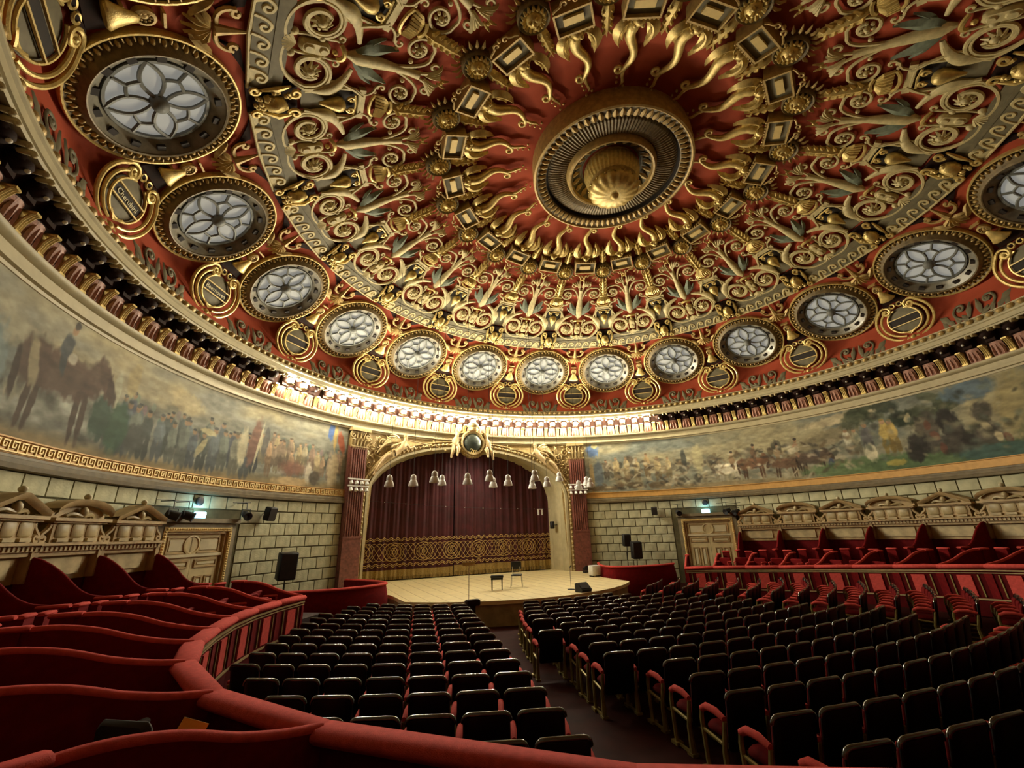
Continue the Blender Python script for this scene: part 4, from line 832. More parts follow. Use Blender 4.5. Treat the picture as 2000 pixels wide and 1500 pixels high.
# ---------------------------------------------------------------- doors
for i, s in ((1, -1), (2, 1)):
    d = empty('door_%d' % i, frame(s * 54.85, 14.16, 0)); tag(d, kind='structure'); W2 = 1.475
    b = MB()
    for q in (-1, 1): b.box((q * (W2 - .09), 2.0, .08), (.18, 3.0, .2))
    b.box((0, 3.44, .08), (2 * W2, .16, .2)); b.box((0, 3.6, .12), (2 * W2 + .1, .14, .34)); b.build('casing', 'moulding', d, smooth=False)
    b = MB()
    for q in (-1, 1): b.box((q * (W2 - .235), 1.95, .12), (.11, 2.9, .16))
    b.box((0, 3.33, .12), (2 * W2 - .36, .11, .16)); b.build('gilt_frame', 'bandl', d)
    b = MB()
    for q in (-1, 1):
        for k in range(34): b.ball((q * (W2 - .235), .62 + k * .08, .2), .04, 5, 4)
    for k in range(30): b.ball((-1.17 + k * .0807, 3.33, .2), .04, 5, 4)
    bd = b.build('gilt_beading', 'bandl', d); bd['kind'] = 'stuff'
    b = MB()
    for q in (-1, 1): b.box((q * 1.14, 1.95, .02), (.1, 2.9, .2))
    b.box((0, 3.24, .02), (2.3, .08, .2)); b.build('door_jamb', 'wood', d, smooth=False)
    for q in (-1, 1):
        lf_ = MB().box((q * .55, 1.9, .0), (1.09, 2.7, .06)).build('door_leaf', 'cream', d, smooth=False)
        def panel(cx, cyy, ww, hh):
            m = MB()
            for e in (-1, 1): m.box((cx + e * (ww / 2), cyy, .045), (.045, hh + .045, .05)); m.box((cx, cyy + e * hh / 2, .045), (ww, .045, .05))
            m.build('panel_moulding', 'wood', lf_, smooth=False); MB().box((cx, cyy, .04), (ww - .14, hh - .14, .04)).build('raised_panel', 'cream2', lf_, smooth=False)
        panel(q * .55, 2.86, .82, .46); panel(q * .55, 2.3, .82, .2) ; panel(q * .36, 1.45, .26, .9); panel(q * .76, 1.45, .26, .9)
    b = MB(); b.lathe([(.3, .03), (.3, .09), (.25, .1), (.23, .07), (.001, .07)], 24, (-.12 if s < 0 else 0, 2.86, .0)); b.build('round_panel', 'cream', d)
    b = MB(); b.box((0, 2.55, .06), (2.2, .09, .08)); b.build('rail', 'cream2', d, smooth=False)
    # lit exit sign with a dark disc above
    sg = empty('exit_sign', frame(s * 55.0, 14.14, .78 + ZC)); tag(sg, 'glowing blue-white exit sign over the ' + ('left' if s < 0 else 'right') + ' cream door', 'sign', 'exit signs over the doors')
    MB().rbox((0, 0, .05), (.42, .2, .1), .02).build('case', 'sign', sg); MB().box((0, 0, .105), (.36, .14, .012)).build('face', 'signw', sg); link('lettering', text_mesh('EXIT', .12, 'sign', .004), sg, Matrix.Translation((0, 0, .113)))
    lt = bpy.data.lights.new('sign_light', 'POINT'); lt.energy = 22 if s < 0 else 9; lt.color = (.35, .75, 1); lt.shadow_soft_size = .08; lo = bpy.data.objects.new('sign_light', lt); COL.objects.link(lo); lo.parent = sg; lo.matrix_local = Matrix.Translation((0, .16, .22))
    dc = MB().lathe([(.14, 0), (.15, .05), (.12, .07), (.001, .05)], 20).build('wall_disc', 'blackm', None, mw=frame(s * 55.1, 14.2, 1.22 + ZC)); tag(dc, 'small dark round disc on the stone wall above the ' + ('left' if s < 0 else 'right') + ' exit sign', 'disc', 'discs above the exit signs')

# ---------------------------------------------------------------- carved panels along the back of the boxes
STEP = 7.55
dado = ringlathe([(14.2, .6), (14.08, .62), (14.06, 2.26), (14.1, 2.3), (14.2, 2.3)], -180, -61.1, 2); q = ringlathe([(14.2, .6), (14.08, .62), (14.06, 2.26), (14.1, 2.3), (14.2, 2.3)], 61.1, 180, 2); dado.add(np.concatenate(q.v), q.f)
dado = dado.build('trim_8', 'velvetd'); tag(dado, kind='structure')
def aedicule(kind):
    P = []
    def p(n, b, m, sm=False): P.append((n, b.mesh(n, m, sm)))
    b = MB(); b.box((0, 2.57, .12), (1.62, .68, .06)); p('recess', b, 'wood')
    b = MB(); b.box((0, 2.52, .17), (1.1, .36, .05)); p('recess_panel', b, 'woodl')
    b = MB()
    for s in (-1, 1): b.box((s * .88, 2.6, .2), (.12, .72, .26)); b.box((s * .88, 2.94, .2), (.16, .06, .32))
    p('side_post', b, 'wood')
    b = MB(); b.box((0, 2.9, .2), (1.86, .12, .3)); b.box((0, 2.99, .24), (1.88, .06, .4)); b.box((0, 2.8, .18), (1.64, .1, .22)); p('ledge', b, 'wood')
    b = MB()
    for k in range(15): b.box((-.84 + k * .12, 2.9, .36), (.05, .08, .03))
    p('ledge_carving', b, 'woodl')
    b = MB(); b.box((0, 3.24, .18), (1.34, .46, .3)); p('attic', b, 'wood')
    for q in (-.42, 0, .42):
        b = MB(); b.rbox((q, 3.27, .34), (.34, .3, .06), .04); b.box((q, 3.07, .36), (.3, .07, .08)); p('attic_panel', b, 'woodl', True)
    b = MB()
    for s in (-1, 1): b.tube(np.concatenate([bez((s * .7, 3.4), (s * .74, 3.2), (s * .92, 3.25), (s * .9, 3.05), 8), spiral(s * .82, 3.1, .09, .03, 0 if s > 0 else 180, -s * 1.0, 10)]) + (0, 0, .28), .05, 6)
    p('scroll_bracket', b, 'wood', True)
    b = MB(); b.box((0, 3.5, .24), (1.66, .07, .44)); b.box((0, 3.45, .22), (1.54, .05, .36)); p('cornice', b, 'wood')
    b = MB(); n = 14
    xs = np.linspace(-.82, .82, n); hh = (lambda x: .36 * (1 - abs(x) / .84)) if kind == 0 else (lambda x: .34 * math.sqrt(max(0, 1 - (x / .86) ** 2)))
    v = []; 
    for x in xs:
        z = 3.53 + hh(x); v += [(x, z, .46), (x, z + .09, .48), (x, z + .09, .02), (x, z, .4), (x, z - .05, .4)]
    b.add(v, [(i * 5 + j, i * 5 + (j + 1) % 5, i * 5 + 5 + (j + 1) % 5, i * 5 + 5 + j) for i in range(n - 1) for j in range(5)]); p('pediment', b, 'wood', True)
    b = MB(); b.prism([(x, 3.53 + max(0.002, hh(x) - .02)) for x in xs] + [(.82, 3.53), (-.82, 3.53)], .02, .26); p('tympanum', b, 'wood')
    b = MB(); b.ball((0, 3.68, .36), .1, 8, 6, (1, 1.2, .8)); b.tube(bez((-.4, 3.58, .3), (-.25, 3.7, .36), (-.12, 3.56, .36), (0, 3.6, .36), 7), .04, 5); b.tube(bez((.4, 3.58, .3), (.25, 3.7, .36), (.12, 3.56, .36), (0, 3.6, .36), 7), .04, 5); p('shell_carving', b, 'woodl', True)
    b = MB(); b.ball((0, 4.02, .36), .075, 8, 6); b.lathe([(.07, 0), (.04, .05), (.05, .08)], 8, (0, 3.88, .36), M3=np.array([[1, 0, 0], [0, 0, 1], [0, -1, 0]])); p('finial', b, 'cream2', True)
    return P
AE = [aedicule(0), aedicule(1)]
for s in (-1, 1):
    for k in range(10):
        a = 64.95 + STEP * k; lift = .012 * k
        root = empty('carved_wall_panel', frame(s * a, 14.16, lift)); kd = k % 2
        tag(root, 'cream carved panel with ' + ('pointed' if kd == 0 else 'arched') + ' pediment, ' + ORD[k] + ' from the ' + ('left' if s < 0 else 'right') + ' door', 'panel', 'carved panels behind the boxes')
        for n, me in AE[kd]: link(n, me, root)

# ---------------------------------------------------------------- boxes: parapets and partitions
VL = [(-57.4, 9.80, -1.56), (-64.95, 9.79, -1.54), (-72.5, 9.77, -1.51), (-80.05, 9.76, -1.48), (-87.6, 9.78, -1.46), (-95.15, 9.86, -1.42), (-102.7, 9.94, -1.42), (-110.25, 9.84, -1.50), (-119.2, 9.42, -1.60), (-136.2, 9.1, -1.60), (-152, 8.9, -1.6)]
VR = [(50.4, 9.8, -1.74), (57.4, 9.8, -1.69)] + [(57.4 + STEP * k, 9.8, float(np.interp(57.4 + STEP * k, [57, 70, 91, 104, 115, 125, 160], [-1.69, -1.63, -1.45, -1.31, -1.18, -1.1, -1.1]))) for k in range(1, 9)]
def segframe(p, q):
    p, q = Vector(p), Vector(q); x = (q - p); L = x.length; x.normalize(); k = Vector((0, 0, 1)); n = x.cross(k); c = (p + q) / 2
    if n.dot(Vector((-c.x, -c.y, 0))) < 0: p, q = q, p; x = -x; n = -n
    n.normalize(); y = n.cross(x)
    return Matrix(((x.x, y.x, n.x, c.x), (x.y, y.y, n.y, c.y), (x.z, y.z, n.z, c.z), (0, 0, 0, 1))), L
def parapet(p, q, label, grp, bottom=1.25):
    mw, L = segframe(p, q); r = empty('parapet', mw); tag(r, label, 'parapet', grp)
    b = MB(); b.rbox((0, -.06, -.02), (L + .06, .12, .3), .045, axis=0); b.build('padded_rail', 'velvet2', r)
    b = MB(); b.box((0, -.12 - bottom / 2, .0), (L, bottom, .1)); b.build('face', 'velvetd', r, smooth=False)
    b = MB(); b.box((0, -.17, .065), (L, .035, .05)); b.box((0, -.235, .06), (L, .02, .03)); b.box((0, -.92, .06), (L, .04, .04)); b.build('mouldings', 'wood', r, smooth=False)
    w_ = min(.42, L * .3)
    MB().box((0, -.57, .065), (w_, .56, .03)).build('velvet_panel', 'velvet2', r, smooth=False)
    for s in (-1, 1):
        MB().box((s * (w_ / 2 + .17), -.57, .06), (.035, .58, .03)).build('gilt_strip', 'brass', r, smooth=False)
        MB().box((s * (L / 2 - .06), -.57, .06), (.11, .64, .035)).build('pilaster_strip', 'velvet', r, smooth=False)
def divider(az, prof, zb, name, label, grp, thick=.09, rr=.05, tm='velvet2'):
    # profile of (radius, Z) along a radial partition
    mw = frame(az, 0, 0); r = empty(name, mw); tag(r, label, 'partition', grp); p = np.array(prof, float); n = len(p)
    t = np.linspace(0, 1, n); tt = np.linspace(0, 1, n * 4); cr = np.interp(tt, t, p[:, 0]); cz = np.interp(tt, t, p[:, 1])
    for _ in range(3): cz[1:-1] = (cz[:-2] + 2 * cz[1:-1] + cz[2:]) / 4
    n = len(cr); v = []
    for x in (-thick / 2, thick / 2):
        v += [(x, z, -q) for q, z in zip(cr, cz)] + [(x, zb, -q) for q in cr]
    b = MB(); b.add(v, [(i, i + 1, n + i + 1, n + i) for i in range(n - 1)] + [(2 * n + i, 2 * n + i + 1, 3 * n + i + 1, 3 * n + i) for i in range(n - 1)] + [(i, i + 1, 2 * n + i + 1, 2 * n + i) for i in range(n - 1)] + [(0, n, 3 * n, 2 * n), (n - 1, 2 * n - 1, 4 * n - 1, 3 * n - 1)])
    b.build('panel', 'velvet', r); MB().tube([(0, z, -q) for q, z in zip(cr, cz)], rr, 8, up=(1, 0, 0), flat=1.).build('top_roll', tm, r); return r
FD = [(0, 0), (.35, .05), (.75, .155), (1.1, .29), (1.42, .36), (1.66, .385), (1.92, .38)]
BD = [(14.04, -.36), (13.85, -.37), (13.62, -.45), (13.27, -.69), (12.95, -1.0), (12.68, -1.14), (12.3, -1.18)]
for sd, VV in ((-1, VL), (1, VR)):
    side = 'left' if sd < 0 else 'right'
    pts = [tuple(pol(a, r, h + ZC)) for a, r, h in VV]
    for k in range(len(pts) - 1):
        p, q = np.array(pts[k]), np.array(pts[k + 1]); nm = 'red velvet box parapet with padded rail, ' + ORD[k] + ' from the stage on the ' + side
        if sd < 0 and k == 8: nm = 'long red padded parapet crossing the foreground, nearest to the viewer'
        parapet(p, q, nm, 'parapets of the front boxes')
    for k, (a, r, h) in enumerate(VV):
        if k == 0 or (sd < 0 and k == 9): pass
        if sd < 0 and k > 9: continue
        az_ = a; pr = [(r + dr + .02, h + ZC + dz - .03) for dr, dz in FD]
        if sd < 0 and k == 9: continue
        dv = divider(az_, pr, .62, 'partition', 'low wavy red velvet partition between front boxes, ' + ORD[k] + ' from the stage on the ' + side, 'partitions of the front boxes')
        b = MB(); b.rbox((0, pr[-1][1] + .03, -(pr[-1][0] + .1)), (.2, .07, .42), .03, axis=2); b.build('end_pad', 'velvet2', dv)
        b = MB(); b.box((0, .62 + (pr[-1][1] - .62) / 2, -(pr[-1][0] + .12)), (.16, pr[-1][1] - .62, .3)); b.build('end_post', 'velvet', dv, smooth=False)
    for k in range(11):
        a = 61.17 + STEP * k
        if sd < 0 and a > 131: continue
        lift = .006 * (a - 61.2); pr = [(r, h + ZC + lift) for r, h in BD][::-1]
        dv = divider(sd * a, pr, .9, 'partition', 'high sloping red velvet partition against the wall, ' + ORD[k] + ' from the ' + side + ' door', 'partitions of the back boxes', .1, .045, 'velvet')
        b = MB(); b.rbox((0, pr[0][1] + .02, -(12.35)), (.17, .06, .46), .03, axis=2); b.build('arm_pad', 'velvet2', dv)
        for q in (-1, 1):
            post = tag(empty('box_gate_post', frame(sd * a + q * 2.35, 12.2, 0)), 'short padded red post, ' + side + ' back box ' + 'next to the ' + ORD[k] + ' high partition, ' + ('stage' if q * sd * sd < 0 else 'far') + ' side', 'post', 'posts of the back boxes')
            if sd < 0 and a + q * 2 > 128: pass
            b = MB(); b.rbox((0, pr[0][1] - .02, .0), (.34, .06, .16), .03, axis=0); b.build('pad', 'velvet2', post); b = MB(); b.box((0, .62 + (pr[0][1] - .66) / 2, 0), (.3, pr[0][1] - .66, .1)); b.build('panel', 'velvet', post, smooth=False)

# armchairs in the boxes
def box_chair():
    P = []
    b = MB(); b.rbox((0, 0, .42), (.5, .48, .12), .05); P.append(('seat', b.mesh('seat', 'velvet')))
    b = MB(); b.rbox((0, -.24, .6), (.5, .09, .4), .04, axis=1); P.append(('backrest', b.mesh('backrest', 'velvet')))
    for s in (-1, 1):
        b = MB(); b.rbox((s * .26, .0, .64), (.075, .4, .06), .025, axis=1); P.append(('armrest', b.mesh('armrest', 'velvet2')))
        b = MB(); b.tube([(s * .26, .17, .61), (s * .26, .19, .5), (s * .25, .17, .4)], [.03, .022, .025], 6, up=(1, 0, 0)); P.append(('arm_post', b.mesh('arm_post', 'velvet2')))
        for q in (-1, 1): b = MB(); b.tube([(s * .21, q * .2, .38), (s * .22, q * .21, 0)], [.028, .018], 6, up=(1, 0, 0)); P.append(('leg', b.mesh('leg', 'lacquer')))
    return P
CH = box_chair()
for sd, VV in ((-1, VL), (1, VR)):
    side = 'left' if sd < 0 else 'right'
    for k in range(len(VV) - 2 if sd < 0 else len(VV) - 1):
        if (sd < 0 and k > 7) or (sd > 0 and k == 0): continue
        a = (VV[k][0] + VV[k + 1][0]) / 2
        for j, (da, rr) in enumerate(((-1.9, 10.5), (1.9, 10.7))):
            if sd < 0 and (k == 7 or (k == 6 and j == 1) or k in (2, 4) and j == 0): continue
            az_ = a + da; pos = pol(az_, rr, .78)
            c = empty('box_armchair', Matrix.Translation(Vector(pos)) @ Matrix.Rotation(R_(180 - az_ + (8 if j else -14)), 4, 'Z') @ Matrix.Scale(1.03, 4))
            near = (abs(az_) > abs(a))
            tag(c, 'red velvet armchair, ' + ORD[k] + ' front box from stage, ' + side + (' side, farther from stage' if near else ' side, nearer the stage'), 'chair', 'armchairs in the front boxes')
            for n, me in CH: link(n, me, c)
dk = empty('box_armchair', Matrix.Translation(Vector(pol(-113.0, 10.42, .74))) @ Matrix.Rotation(R_(180 + 113 + 30), 4, 'Z') @ Matrix.Scale(1.06, 4)); tag(dk, 'dark armchair in the nearest front box on the left', 'chair')
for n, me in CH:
    me2 = me.copy(); me2.materials.clear(); me2.materials.append(M['dark']); link(n, me2, dk)  # same armchair shape, every piece in one dark colour
cd = MB(); cd.box((0, 0, 0), (.005, .22, .2)); cd = cd.build('paper_card', 'paper', None, smooth=False, mw=frame(-118.8, 10.5, 1.62) @ Matrix.Rotation(R_(28), 4, 'X')); tag(cd, 'small yellow paper card standing behind the near red partition', 'card')

# ---------------------------------------------------------------- theatre seats
def rrect(w_, h_, r, n=4):
    L = []
    for cx, cz, a0 in ((w_ - r, h_ - r, 0), (-w_ + r, h_ - r, 90), (-w_ + r, -h_ + r * .4, 180), (w_ - r, -h_ + r * .4, 270)):
        rr = r if cz > 0 else r * .4; cx = math.copysign(w_ - rr, cx); cz = math.copysign(h_ - rr, cz)
        for k in range(n + 1): a = R_(a0 + 90 * k / n); L.append((cx + rr * math.cos(a), cz + rr * math.sin(a)))
    return np.array(L)
def slab(w_, h_, r, t, y0, zc, lean, curve):
    b = MB(); R0 = rrect(w_, h_, r); n = len(R0); L = []
    for a in (-90, -60, -30, 0, 30, 60, 90):
        y = t * math.sin(R_(a)); k = 1 - t * (1 - math.cos(R_(a))) / w_; p = R0 * (k, 1 - t * (1 - math.cos(R_(a))) / h_)
        L.append(np.stack([p[:, 0], y0 + y - lean * p[:, 1] + curve * (p[:, 0] / w_) ** 2, zc + p[:, 1]], -1))
    f = [(i * n + j, i * n + (j + 1) % n, (i + 1) * n + (j + 1) % n, (i + 1) * n + j) for i in range(6) for j in range(n)]
    b.add(np.concatenate(L), f)
    h = n // 2   # the two faces as strips from side to side, so that the curve shows
    for o in (0, 6 * n):
        b.f += [(o + i, o + i + 1, o + n - 2 - i, o + n - 1 - i) for i in range(h - 1)]
    return b
seat_parts = []
seat_parts.append(('backrest', slab(.245, .29, .07, .022, -.24, .59, .16, .035).mesh('backrest', 'lacquer')))
seat_parts.append(('back_cushion', slab(.215, .22, .06, .03, -.19, .6, .16, .03).mesh('back_cushion', 'seatred')))
R0 = rrect(.245, .29, .07); tp = [(x, .59 + z, -.24 - .16 * z + .035 * (x / .245) ** 2) for x, z in R0 if z > .2]; tp = sorted(tp)
seat_parts.append(('top_trim', MB().tube([(x, y, z) for x, z, y in tp], .026, 8, up=(0, 1, 0)).mesh('top_trim', 'gloss')))
b = MB(); b.rbox((0, .03, .42), (.44, .44, .11), .04); seat_parts.append(('seat', b.mesh('seat', 'seatred')))
def arm(s):
    b = MB(); b.tube([(s * .28, -.2, .62), (s * .28, -.05, .655), (s * .28, .1, .65), (s * .28, .2, .6)], [.03, .04, .042, .034], 8, up=(1, 0, 0)); a_ = b.mesh('armrest', 'velvet2')
    b = MB(); x = s * .28
    b.tube([(x, .2, .6), (x, .225, .5), (x, .2, .02)], [.024, .026, .03], 6, up=(1, 0, 0)); b.tube([(x, -.2, .6), (x, -.13, .3), (x, -.15, .02)], [.022, .03, .042], 6, up=(1, 0, 0)); b.tube([(x, -.16, .36), (x, .21, .4)], .02, 6, up=(1, 0, 0)); b.box((x, .2, .018), (.1, .14, .036)); b.box((x, -.14, .018), (.09, .12, .036)); b.box((x, .02, .02), (.03, .3, .03))
    return a_, b.mesh('side_frame', 'brass')
AR, FRr = arm(1); AL, FLl = arm(-1)
seat_parts += [('armrest', AR), ('side_frame', FRr)]
s_left = [-1.96, -2.3, -2.62, -2.93, -3.2, -3.45, -3.2, -3.42, -3.65, -3.9, -4.12, -3.7, -3.93, -4.14, -4.36, -4.5, -4.6]
seats = []
for k in range(17):
    rho = 8.12 + .735 * k; e = 3.60 + .177 * k
    def ok(s, rl): phi = s / rho; x = rho * math.sin(phi); y = 12 - rho * math.cos(phi); return math.hypot(x, y) < rl and (x + 8.2) * .717 + (y + 4.6) * .697 > .5 and (x + 6.32) * .516 + (y + 6.57) * .857 > .5 and abs(x) < 9.5
    rows = {'left': [], 'middle': [], 'right': []}
    s = -e - .25
    while ok(s, 9.0) and not (k == 0 and s < -7.0): rows['left'].append(s); s -= .565
    rows['left'].reverse()
    n = int((-s_left[k] * 2 - .1) / .565); off = s_left[k] + .31
    if k == 7: rows['middle'].append(off - .62)
    for j in range(n): rows['middle'].append(off + j * .565)
    s = e + .25
    while ok(s, 8.55): rows['right'].append(s); s += .565
    for blk, L in rows.items():
        for j, s in enumerate(L):
            phi = s / rho; x = rho * math.sin(phi); y = 12 - rho * math.cos(phi)
            seats.append((k, blk, j, len(L), x, y, phi))
inv = camo.matrix_world.inverted()
def px(x, y, z): q = inv @ Vector((x, y, z)); return (1000 + 840.7 * q.x / -q.z, 750 - 840.7 * q.y / -q.z, -q.z) if q.z < -.2 else (9e9, 9e9, -1)
vis = []
for t in seats:
    u, v_, d = px(t[4], t[5], floorz(t[4], t[5]) + .75)
    if -120 < u < 2150 and 900 < v_ < 1680 and d > 0: vis.append((d, t))
vis.sort(key=lambda q: q[0])
for i, (d, (k, blk, j, n, x, y, phi)) in enumerate(vis[:300]):
    r = empty('theatre_seat', Matrix.Translation((x, y, floorz(x, y))) @ Matrix.Rotation(phi, 4, 'Z'))
    tag(r, 'black backed red seat, ' + (ORD[j] if j < n - 1 or n == 1 else 'last') + ' from left in ' + ORD[k] + ' row from stage, ' + blk + ' block', 'seat', 'theatre seats in the ' + blk + ' block')
    for nme, me in seat_parts: link(nme, me, r)
    if j == 0: link('armrest', AL, r); link('side_frame', FLl, r)
rest = vis[300:]
if rest:
    V, F, MI = [], [], []; o_ = 0; mats = ['lacquer', 'seatred', 'velvet2', 'brass', 'gloss']
    base = [(np.array([v.co for v in me.vertices]), [tuple(p.vertices) for p in me.polygons], mats.index({'black_lacquer': 'lacquer', 'gloss_black_trim': 'gloss', 'seat_velvet': 'seatred', 'rose_velvet_pad': 'velvet2', 'olive_brass': 'brass'}[me.materials[0].name])) for _, me in seat_parts]
    for d, (k, blk, j, n, x, y, phi) in rest:
        mw = np.array(Matrix.Translation((x, y, floorz(x, y))) @ Matrix.Rotation(phi, 4, 'Z'))
        for v, f, mi in base:
            V.append(v @ mw[:3, :3].T + mw[:3, 3]); F += [tuple(i + o_ for i in q) for q in f]; MI += [mi] * len(f); o_ += len(v)
    me = bpy.data.meshes.new('far_theatre_seats'); me.from_pydata(np.concatenate(V).tolist(), [], F)
    for m in mats: me.materials.append(M[m])
    me.polygons.foreach_set('material_index', MI); me.polygons.foreach_set('use_smooth', [True] * len(F)); me.set_sharp_from_angle(angle=R_(47)); o = link('theatre_seat_mass', me); tag(o, 'remaining black backed seats in the far rows close to the stage', 'seats', kind='stuff')

# ---------------------------------------------------------------- lamps over the stage, equipment
C0 = np.array((-8.65, -9.58, ZC))
PL = [(-4.46, 14.28, 2.69, .33), (-3.15, 14.43, 2.77, .33), (-2.32, 13.18, 2.84, .34), (-1.04, 16.09, 3.01, .34), (-.48, 13.13, 2.77, .33), (.59, 12.55, 2.91, .33), (2.12, 15.64, 2.9, .33), (2.19, 13.61, 2.81, .33), (3.18, 12.15, 2.94, .33), (4.79, 15.49, 2.85, .33), (5.14, 14.19, 2.85, .33), (7.46, 16.47, 3.48, .33), (8.75, 16.06, 2.9, .33), (9.12, 15.2, 2.98, .33), (9.92, 16.75, 3.28, .33)]
lampm = [('shade', MB().lathe([(.18, -.2), (.185, -.17), (.15, -.04), (.11, .03), (.1, .035), (.145, -.05), (.172, -.17), (.172, -.2)], 20).mesh('shade', 'alu')), ('housing', MB().lathe([(.105, .03), (.115, .05), (.11, .14), (.085, .2), (.03, .24), (.001, .245)], 16).mesh('housing', 'alu')), ('lens', MB().lathe([(.16, -.15), (.08, -.165), (.001, -.17)], 14).mesh('lens', 'white'))]
for i, (x, y, h, _) in enumerate(PL):
    p = C0 + .7 * (np.array((x, y, h + ZC)) - C0); r = empty('pendant_lamp', Matrix.Translation(Vector(p)))
    tag(r, 'aluminium bell pendant lamp on a thin cable before the stage, ' + ORD[i] + ' from the left', 'lamp', 'pendant lamps over the stage')
    for n, me in lampm: link(n, me, r)
    zt = float(Hd(math.hypot(p[0], p[1]))) - p[2]
    MB().tube([(0, 0, .24), (0, 0, zt)], .008, 4, up=(1, 0, 0)).build('cable', 'cable', r)
def on_stage(x, y): return Matrix.Translation((x, y, .78))
r = empty('piano_bench', on_stage(-1.05, 7.95) @ Matrix.Rotation(R_(-24), 4, 'Z')); tag(r, 'black padded piano bench standing on the pale stage', 'bench')
MB().rbox((0, 0, .5), (.52, .36, .1), .03).build('seat', 'blackm', r); b = MB(); b.box((0, 0, .42), (.48, .32, .06)); b.build('apron', 'lacquer', r)
for sx in (-1, 1):
    for sy in (-1, 1): MB().tube([(sx * .2, sy * .13, .42), (sx * .2, sy * .13, 0)], [.03, .022], 6, up=(1, 0, 0)).build('leg', 'lacquer', r)
r = empty('stage_chair', on_stage(.07, 8.42) @ Matrix.Rotation(R_(150), 4, 'Z')); tag(r, 'black chair with thin steel legs beside the piano bench on stage', 'chair')
MB().rbox((0, 0, .46), (.46, .44, .06), .03).build('seat', 'blackm', r); MB().add(slab(.22, .15, .06, .02, .23, .86, -.1, -.03).v[0], slab(.22, .15, .06, .02, .23, .86, -.1, -.03).f).build('backrest', 'blackm', r)
for sx in (-1, 1):
    MB().tube([(sx * .2, -.18, .45), (sx * .24, -.24, 0)], .013, 6, up=(1, 0, 0)).build('leg', 'steel', r); MB().tube([(sx * .2, .18, .45), (sx * .24, .26, 0)], .013, 6, up=(1, 0, 0)).build('leg', 'steel', r)
b = MB()
for sx in (-1, 1): b.tube([(sx * .16, .2, .46), (sx * .16, .24, .8)], .012, 6, up=(1, 0, 0))
b.build('back_post', 'steel', r)
for (x, y, h, lab, desk) in ((-3.06, 5.75, 1.14, 'slim music stand near the front edge of the stage, left of the bench', True), (1.35, 6.2, .8, 'thin microphone stand at the right of the stage', False)):
    r = empty('music_stand' if desk else 'microphone_stand', on_stage(x, y)); tag(r, lab, 'stand')
    MB().lathe([(.001, .03), (.14, .025), (.15, 0)], 16).build('base', 'blackm', r); MB().tube([(0, 0, .02), (0, 0, h)], .011, 6, up=(1, 0, 0)).build('pole', 'steel', r)
    if desk: b = MB(); b.box((0, 0, h), (.5, .1, .03)); b.box((0, .04, h + .05), (.48, .02, .1)); b.build('desk', 'bandl', r)
    else: MB().tube([(0, 0, h), (0, -.1, h + .08)], [.018, .022], 6, up=(1, 0, 0)).build('microphone', 'blackm', r)
def monitor(x, y, rz, lab, sc=1.):
    r = empty('stage_monitor', on_stage(x, y) @ Matrix.Rotation(R_(rz), 4, 'Z') @ Matrix.Scale(sc, 4)); tag(r, lab, 'speaker')
    MB().prism([(-.24, 0), (.2, 0), (.24, .12), (-.1, .4), (-.24, .36)], -.32, .32, ax=(1, 2, 0)).build('cabinet', 'blackm', r); b = MB(); b.box((0, .08, .27), (.56, .02, .32), rot=Matrix.Rotation(R_(50), 3, 'X')); b.build('grille', 'dark', r); b = MB(); b.box((0, -.245, .2), (.2, .02, .05)); b.build('handle', 'steel', r)
monitor(1.4, 5.42, 190, 'black wedge monitor on the right front edge of the stage', .8); 
lec = empty('prompt_desk', Matrix.Translation((-3.35, 4.6, .05))); tag(lec, 'small dark reddish desk top just before the stage, left of the aisle', 'desk')
MB().rbox((0, 0, .86), (.44, .26, .17), .03).build('top', 'brown', lec); MB().box((0, 0, .4), (.16, .12, .8)).build('pedestal', 'brown', lec)
wb = empty('white_case', on_stage(5.0, 9.7)); tag(wb, 'white equipment case on the stage beside the right red box', 'case'); MB().rbox((0, 0, .28), (.5, .4, .46), .03).build('body', 'white', wb)
for q in (-1, 1): MB().box((q * .18, 0, .03), (.08, .3, .06)).build('foot', 'blackm', wb)
fl_ = empty('floor_spotlight', on_stage(5.75, 11.55)); tag(fl_, 'small dark spotlight on the floor at the foot of the right pilaster', 'spotlight'); MB().tube([(0, .1, .2), (0, -.12, .24)], [.1, .13], 10, up=(0, 0, 1)).build('body', 'blackm', fl_); b = MB(); b.box((0, 0, .04), (.3, .2, .06)); b.box((.14, 0, .14), (.02, .05, .22)); b.box((-.14, 0, .14), (.02, .05, .22)); b.build('yoke', 'blackm', fl_)
def speaker(az, r, h, ww, hh, dd, lab, stand=None, lean=0., name='loudspeaker', yaw=0):
    e = empty(name, frame(az, r, h + ZC) @ Matrix.Rotation(R_(yaw), 4, 'Y') @ Matrix.Rotation(R_(lean), 4, 'X')); tag(e, lab, 'speaker')
    MB().rbox((0, 0, 0), (ww, hh, dd), .03, axis=1).build('cabinet', 'blackm', e); MB().box((0, 0, dd / 2 + .005), (ww * .86, hh * .9, .02)).build('grille', 'dark', e)
    if stand is None: MB().tube([(0, 0, -dd / 2), (0, 0, -dd / 2 - .25)], .025, 6).build('bracket', 'blackm', e)
    else: MB().tube([(0, -hh / 2, 0), (0, -stand, 0)], .022, 6, up=(1, 0, 0)).build('pole', 'blackm', e)
    return e
speaker(-43.6, 13.95, .89, .36, .5, .3, 'black loudspeaker high on the stone wall, between the left door and the arch', None, 12)
speaker(44.0, 13.95, .89, .32, .42, .28, 'black loudspeaker high on the stone wall, between the arch and the right door', None, 12)
def leg3(e, hgt, st):
    for q in range(3): a = q * 2.1; MB().tube([(0, -st + .5, 0), (.4 * math.cos(a), -st, .4 * math.sin(a))], .016, 5, up=(1, .2, 0)).build('tripod_leg', 'blackm', e)
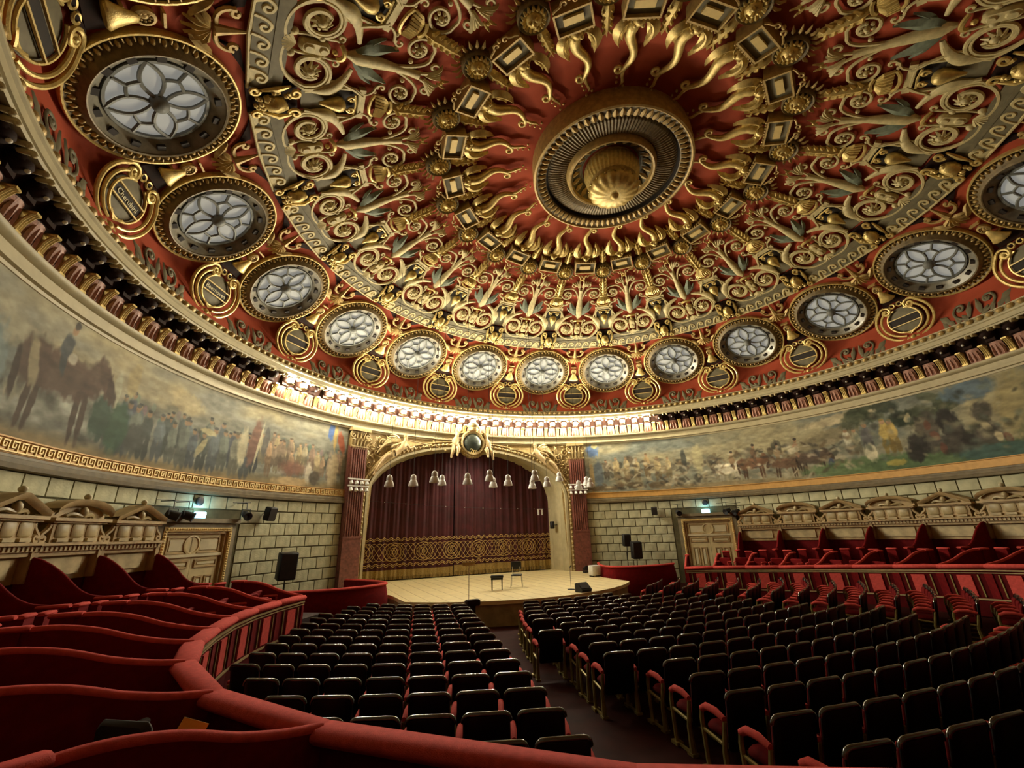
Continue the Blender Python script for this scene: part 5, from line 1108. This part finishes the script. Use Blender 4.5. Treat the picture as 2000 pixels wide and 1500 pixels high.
e = speaker(-41.8, 13.2, -1.0, .62, .95, .45, 'large black loudspeaker on a stand behind the left stage box', 1.45, 6, yaw=-25); leg3(e, 1, 1.45)
e = speaker(36.8, 13.0, -.62, .42, .62, .3, 'black loudspeaker on a tall stand behind the right stage box, the left one', 1.9, 6, yaw=20); leg3(e, 1, 1.9)
e = speaker(38.8, 12.7, -1.12, .52, .85, .4, 'taller dark loudspeaker on a stand behind the right stage box, the right one', 1.4, 6, yaw=20); leg3(e, 1, 1.4)
def spot(az, h, lab, yaw=0, lean=20):
    e = empty('wall_spotlight', frame(az, 14.0, h + ZC)); tag(e, lab, 'spotlight', 'spotlights beside the doors')
    M3 = np.array(Matrix.Rotation(R_(yaw), 3, 'Y') @ Matrix.Rotation(R_(lean), 3, 'X')); MB().lathe([(.001, -.2), (.1, -.2), (.12, -.1), (.13, .1), (.15, .16), (.13, .16), (.001, .1)], 12, (0, 0, .25), M3=M3).build('can', 'blackm', e)
    b = MB(); b.tube([(-.17, 0, .25), (-.17, .2, .22), (.17, .2, .22), (.17, 0, .25)], .014, 5); b.build('yoke', 'blackm', e); b = MB(); b.tube([(0, .2, .22), (0, .42, .2), (-.05, .42, -.2)], .016, 5, up=(1, 0, 0)); b.tube([(-.5, .42, .1), (.25, .46, .1)], .012, 5); b.build('bracket', 'blackm', e)
for az_, h, lab, yw in ((-60.6, .72, 'black spotlight, leftmost of the two over the left corner of the left door', 35), (-58.3, .72, 'black spotlight, second from left over the left door, nearest the exit sign', 35), (-48.6, .8, 'black spotlight over the right corner of the left door', -20), (49.3, .74, 'black spotlight over the left corner of the right door', 20), (59.5, .72, 'black spotlight over the right door, nearer its exit sign', -30), (61.3, .66, 'black spotlight over the right corner of the right door', -35)): spot(az_, h, lab, yw)
r = empty('microphone_array', Matrix.Translation((4.4, 13.9, 4.11))); tag(r, 'small white microphone bracket hanging before the right of the curtain', 'microphone'); b = MB(); b.box((0, 0, .1), (.4, .05, .04)); 
for q in (-.12, .12): b.box((q, 0, -.08), (.07, .07, .3))
b.build('bracket', 'white', r); MB().tube([(0, 0, .12), (0, 0, 2.3)], .008, 4, up=(1, 0, 0)).build('cable', 'cable', r)
r = empty('cable_line', Matrix.Translation((0, 0, 0))); tag(r, 'thin sagging cable with small pale clips across the upper curtain', 'cable'); t = np.linspace(0, 1, 30); pts = np.stack([-5.4 + 10.6 * t, np.full(30, 14.1), 4.66 - .42 * t - .12 * np.sin(PI * t)], -1)
MB().tube(pts, .009, 4).build('wire', 'cable', r); b = MB()
for q in pts[2:-1:3]: b.ball(q, .022, 6, 4)
b.build('clip', 'white', r)
sp = empty('small_loudspeaker', Matrix.Translation((5.25, 14.0, 3.3))); tag(sp, 'dark small loudspeaker fixed on the right reveal of the arch', 'speaker'); MB().rbox((0, 0, 0), (.2, .26, .42), .03).build('cabinet', 'blackm', sp); MB().tube([(.1, 0, 0), (.4, 0, 0)], .02, 5).build('bracket', 'blackm', sp)
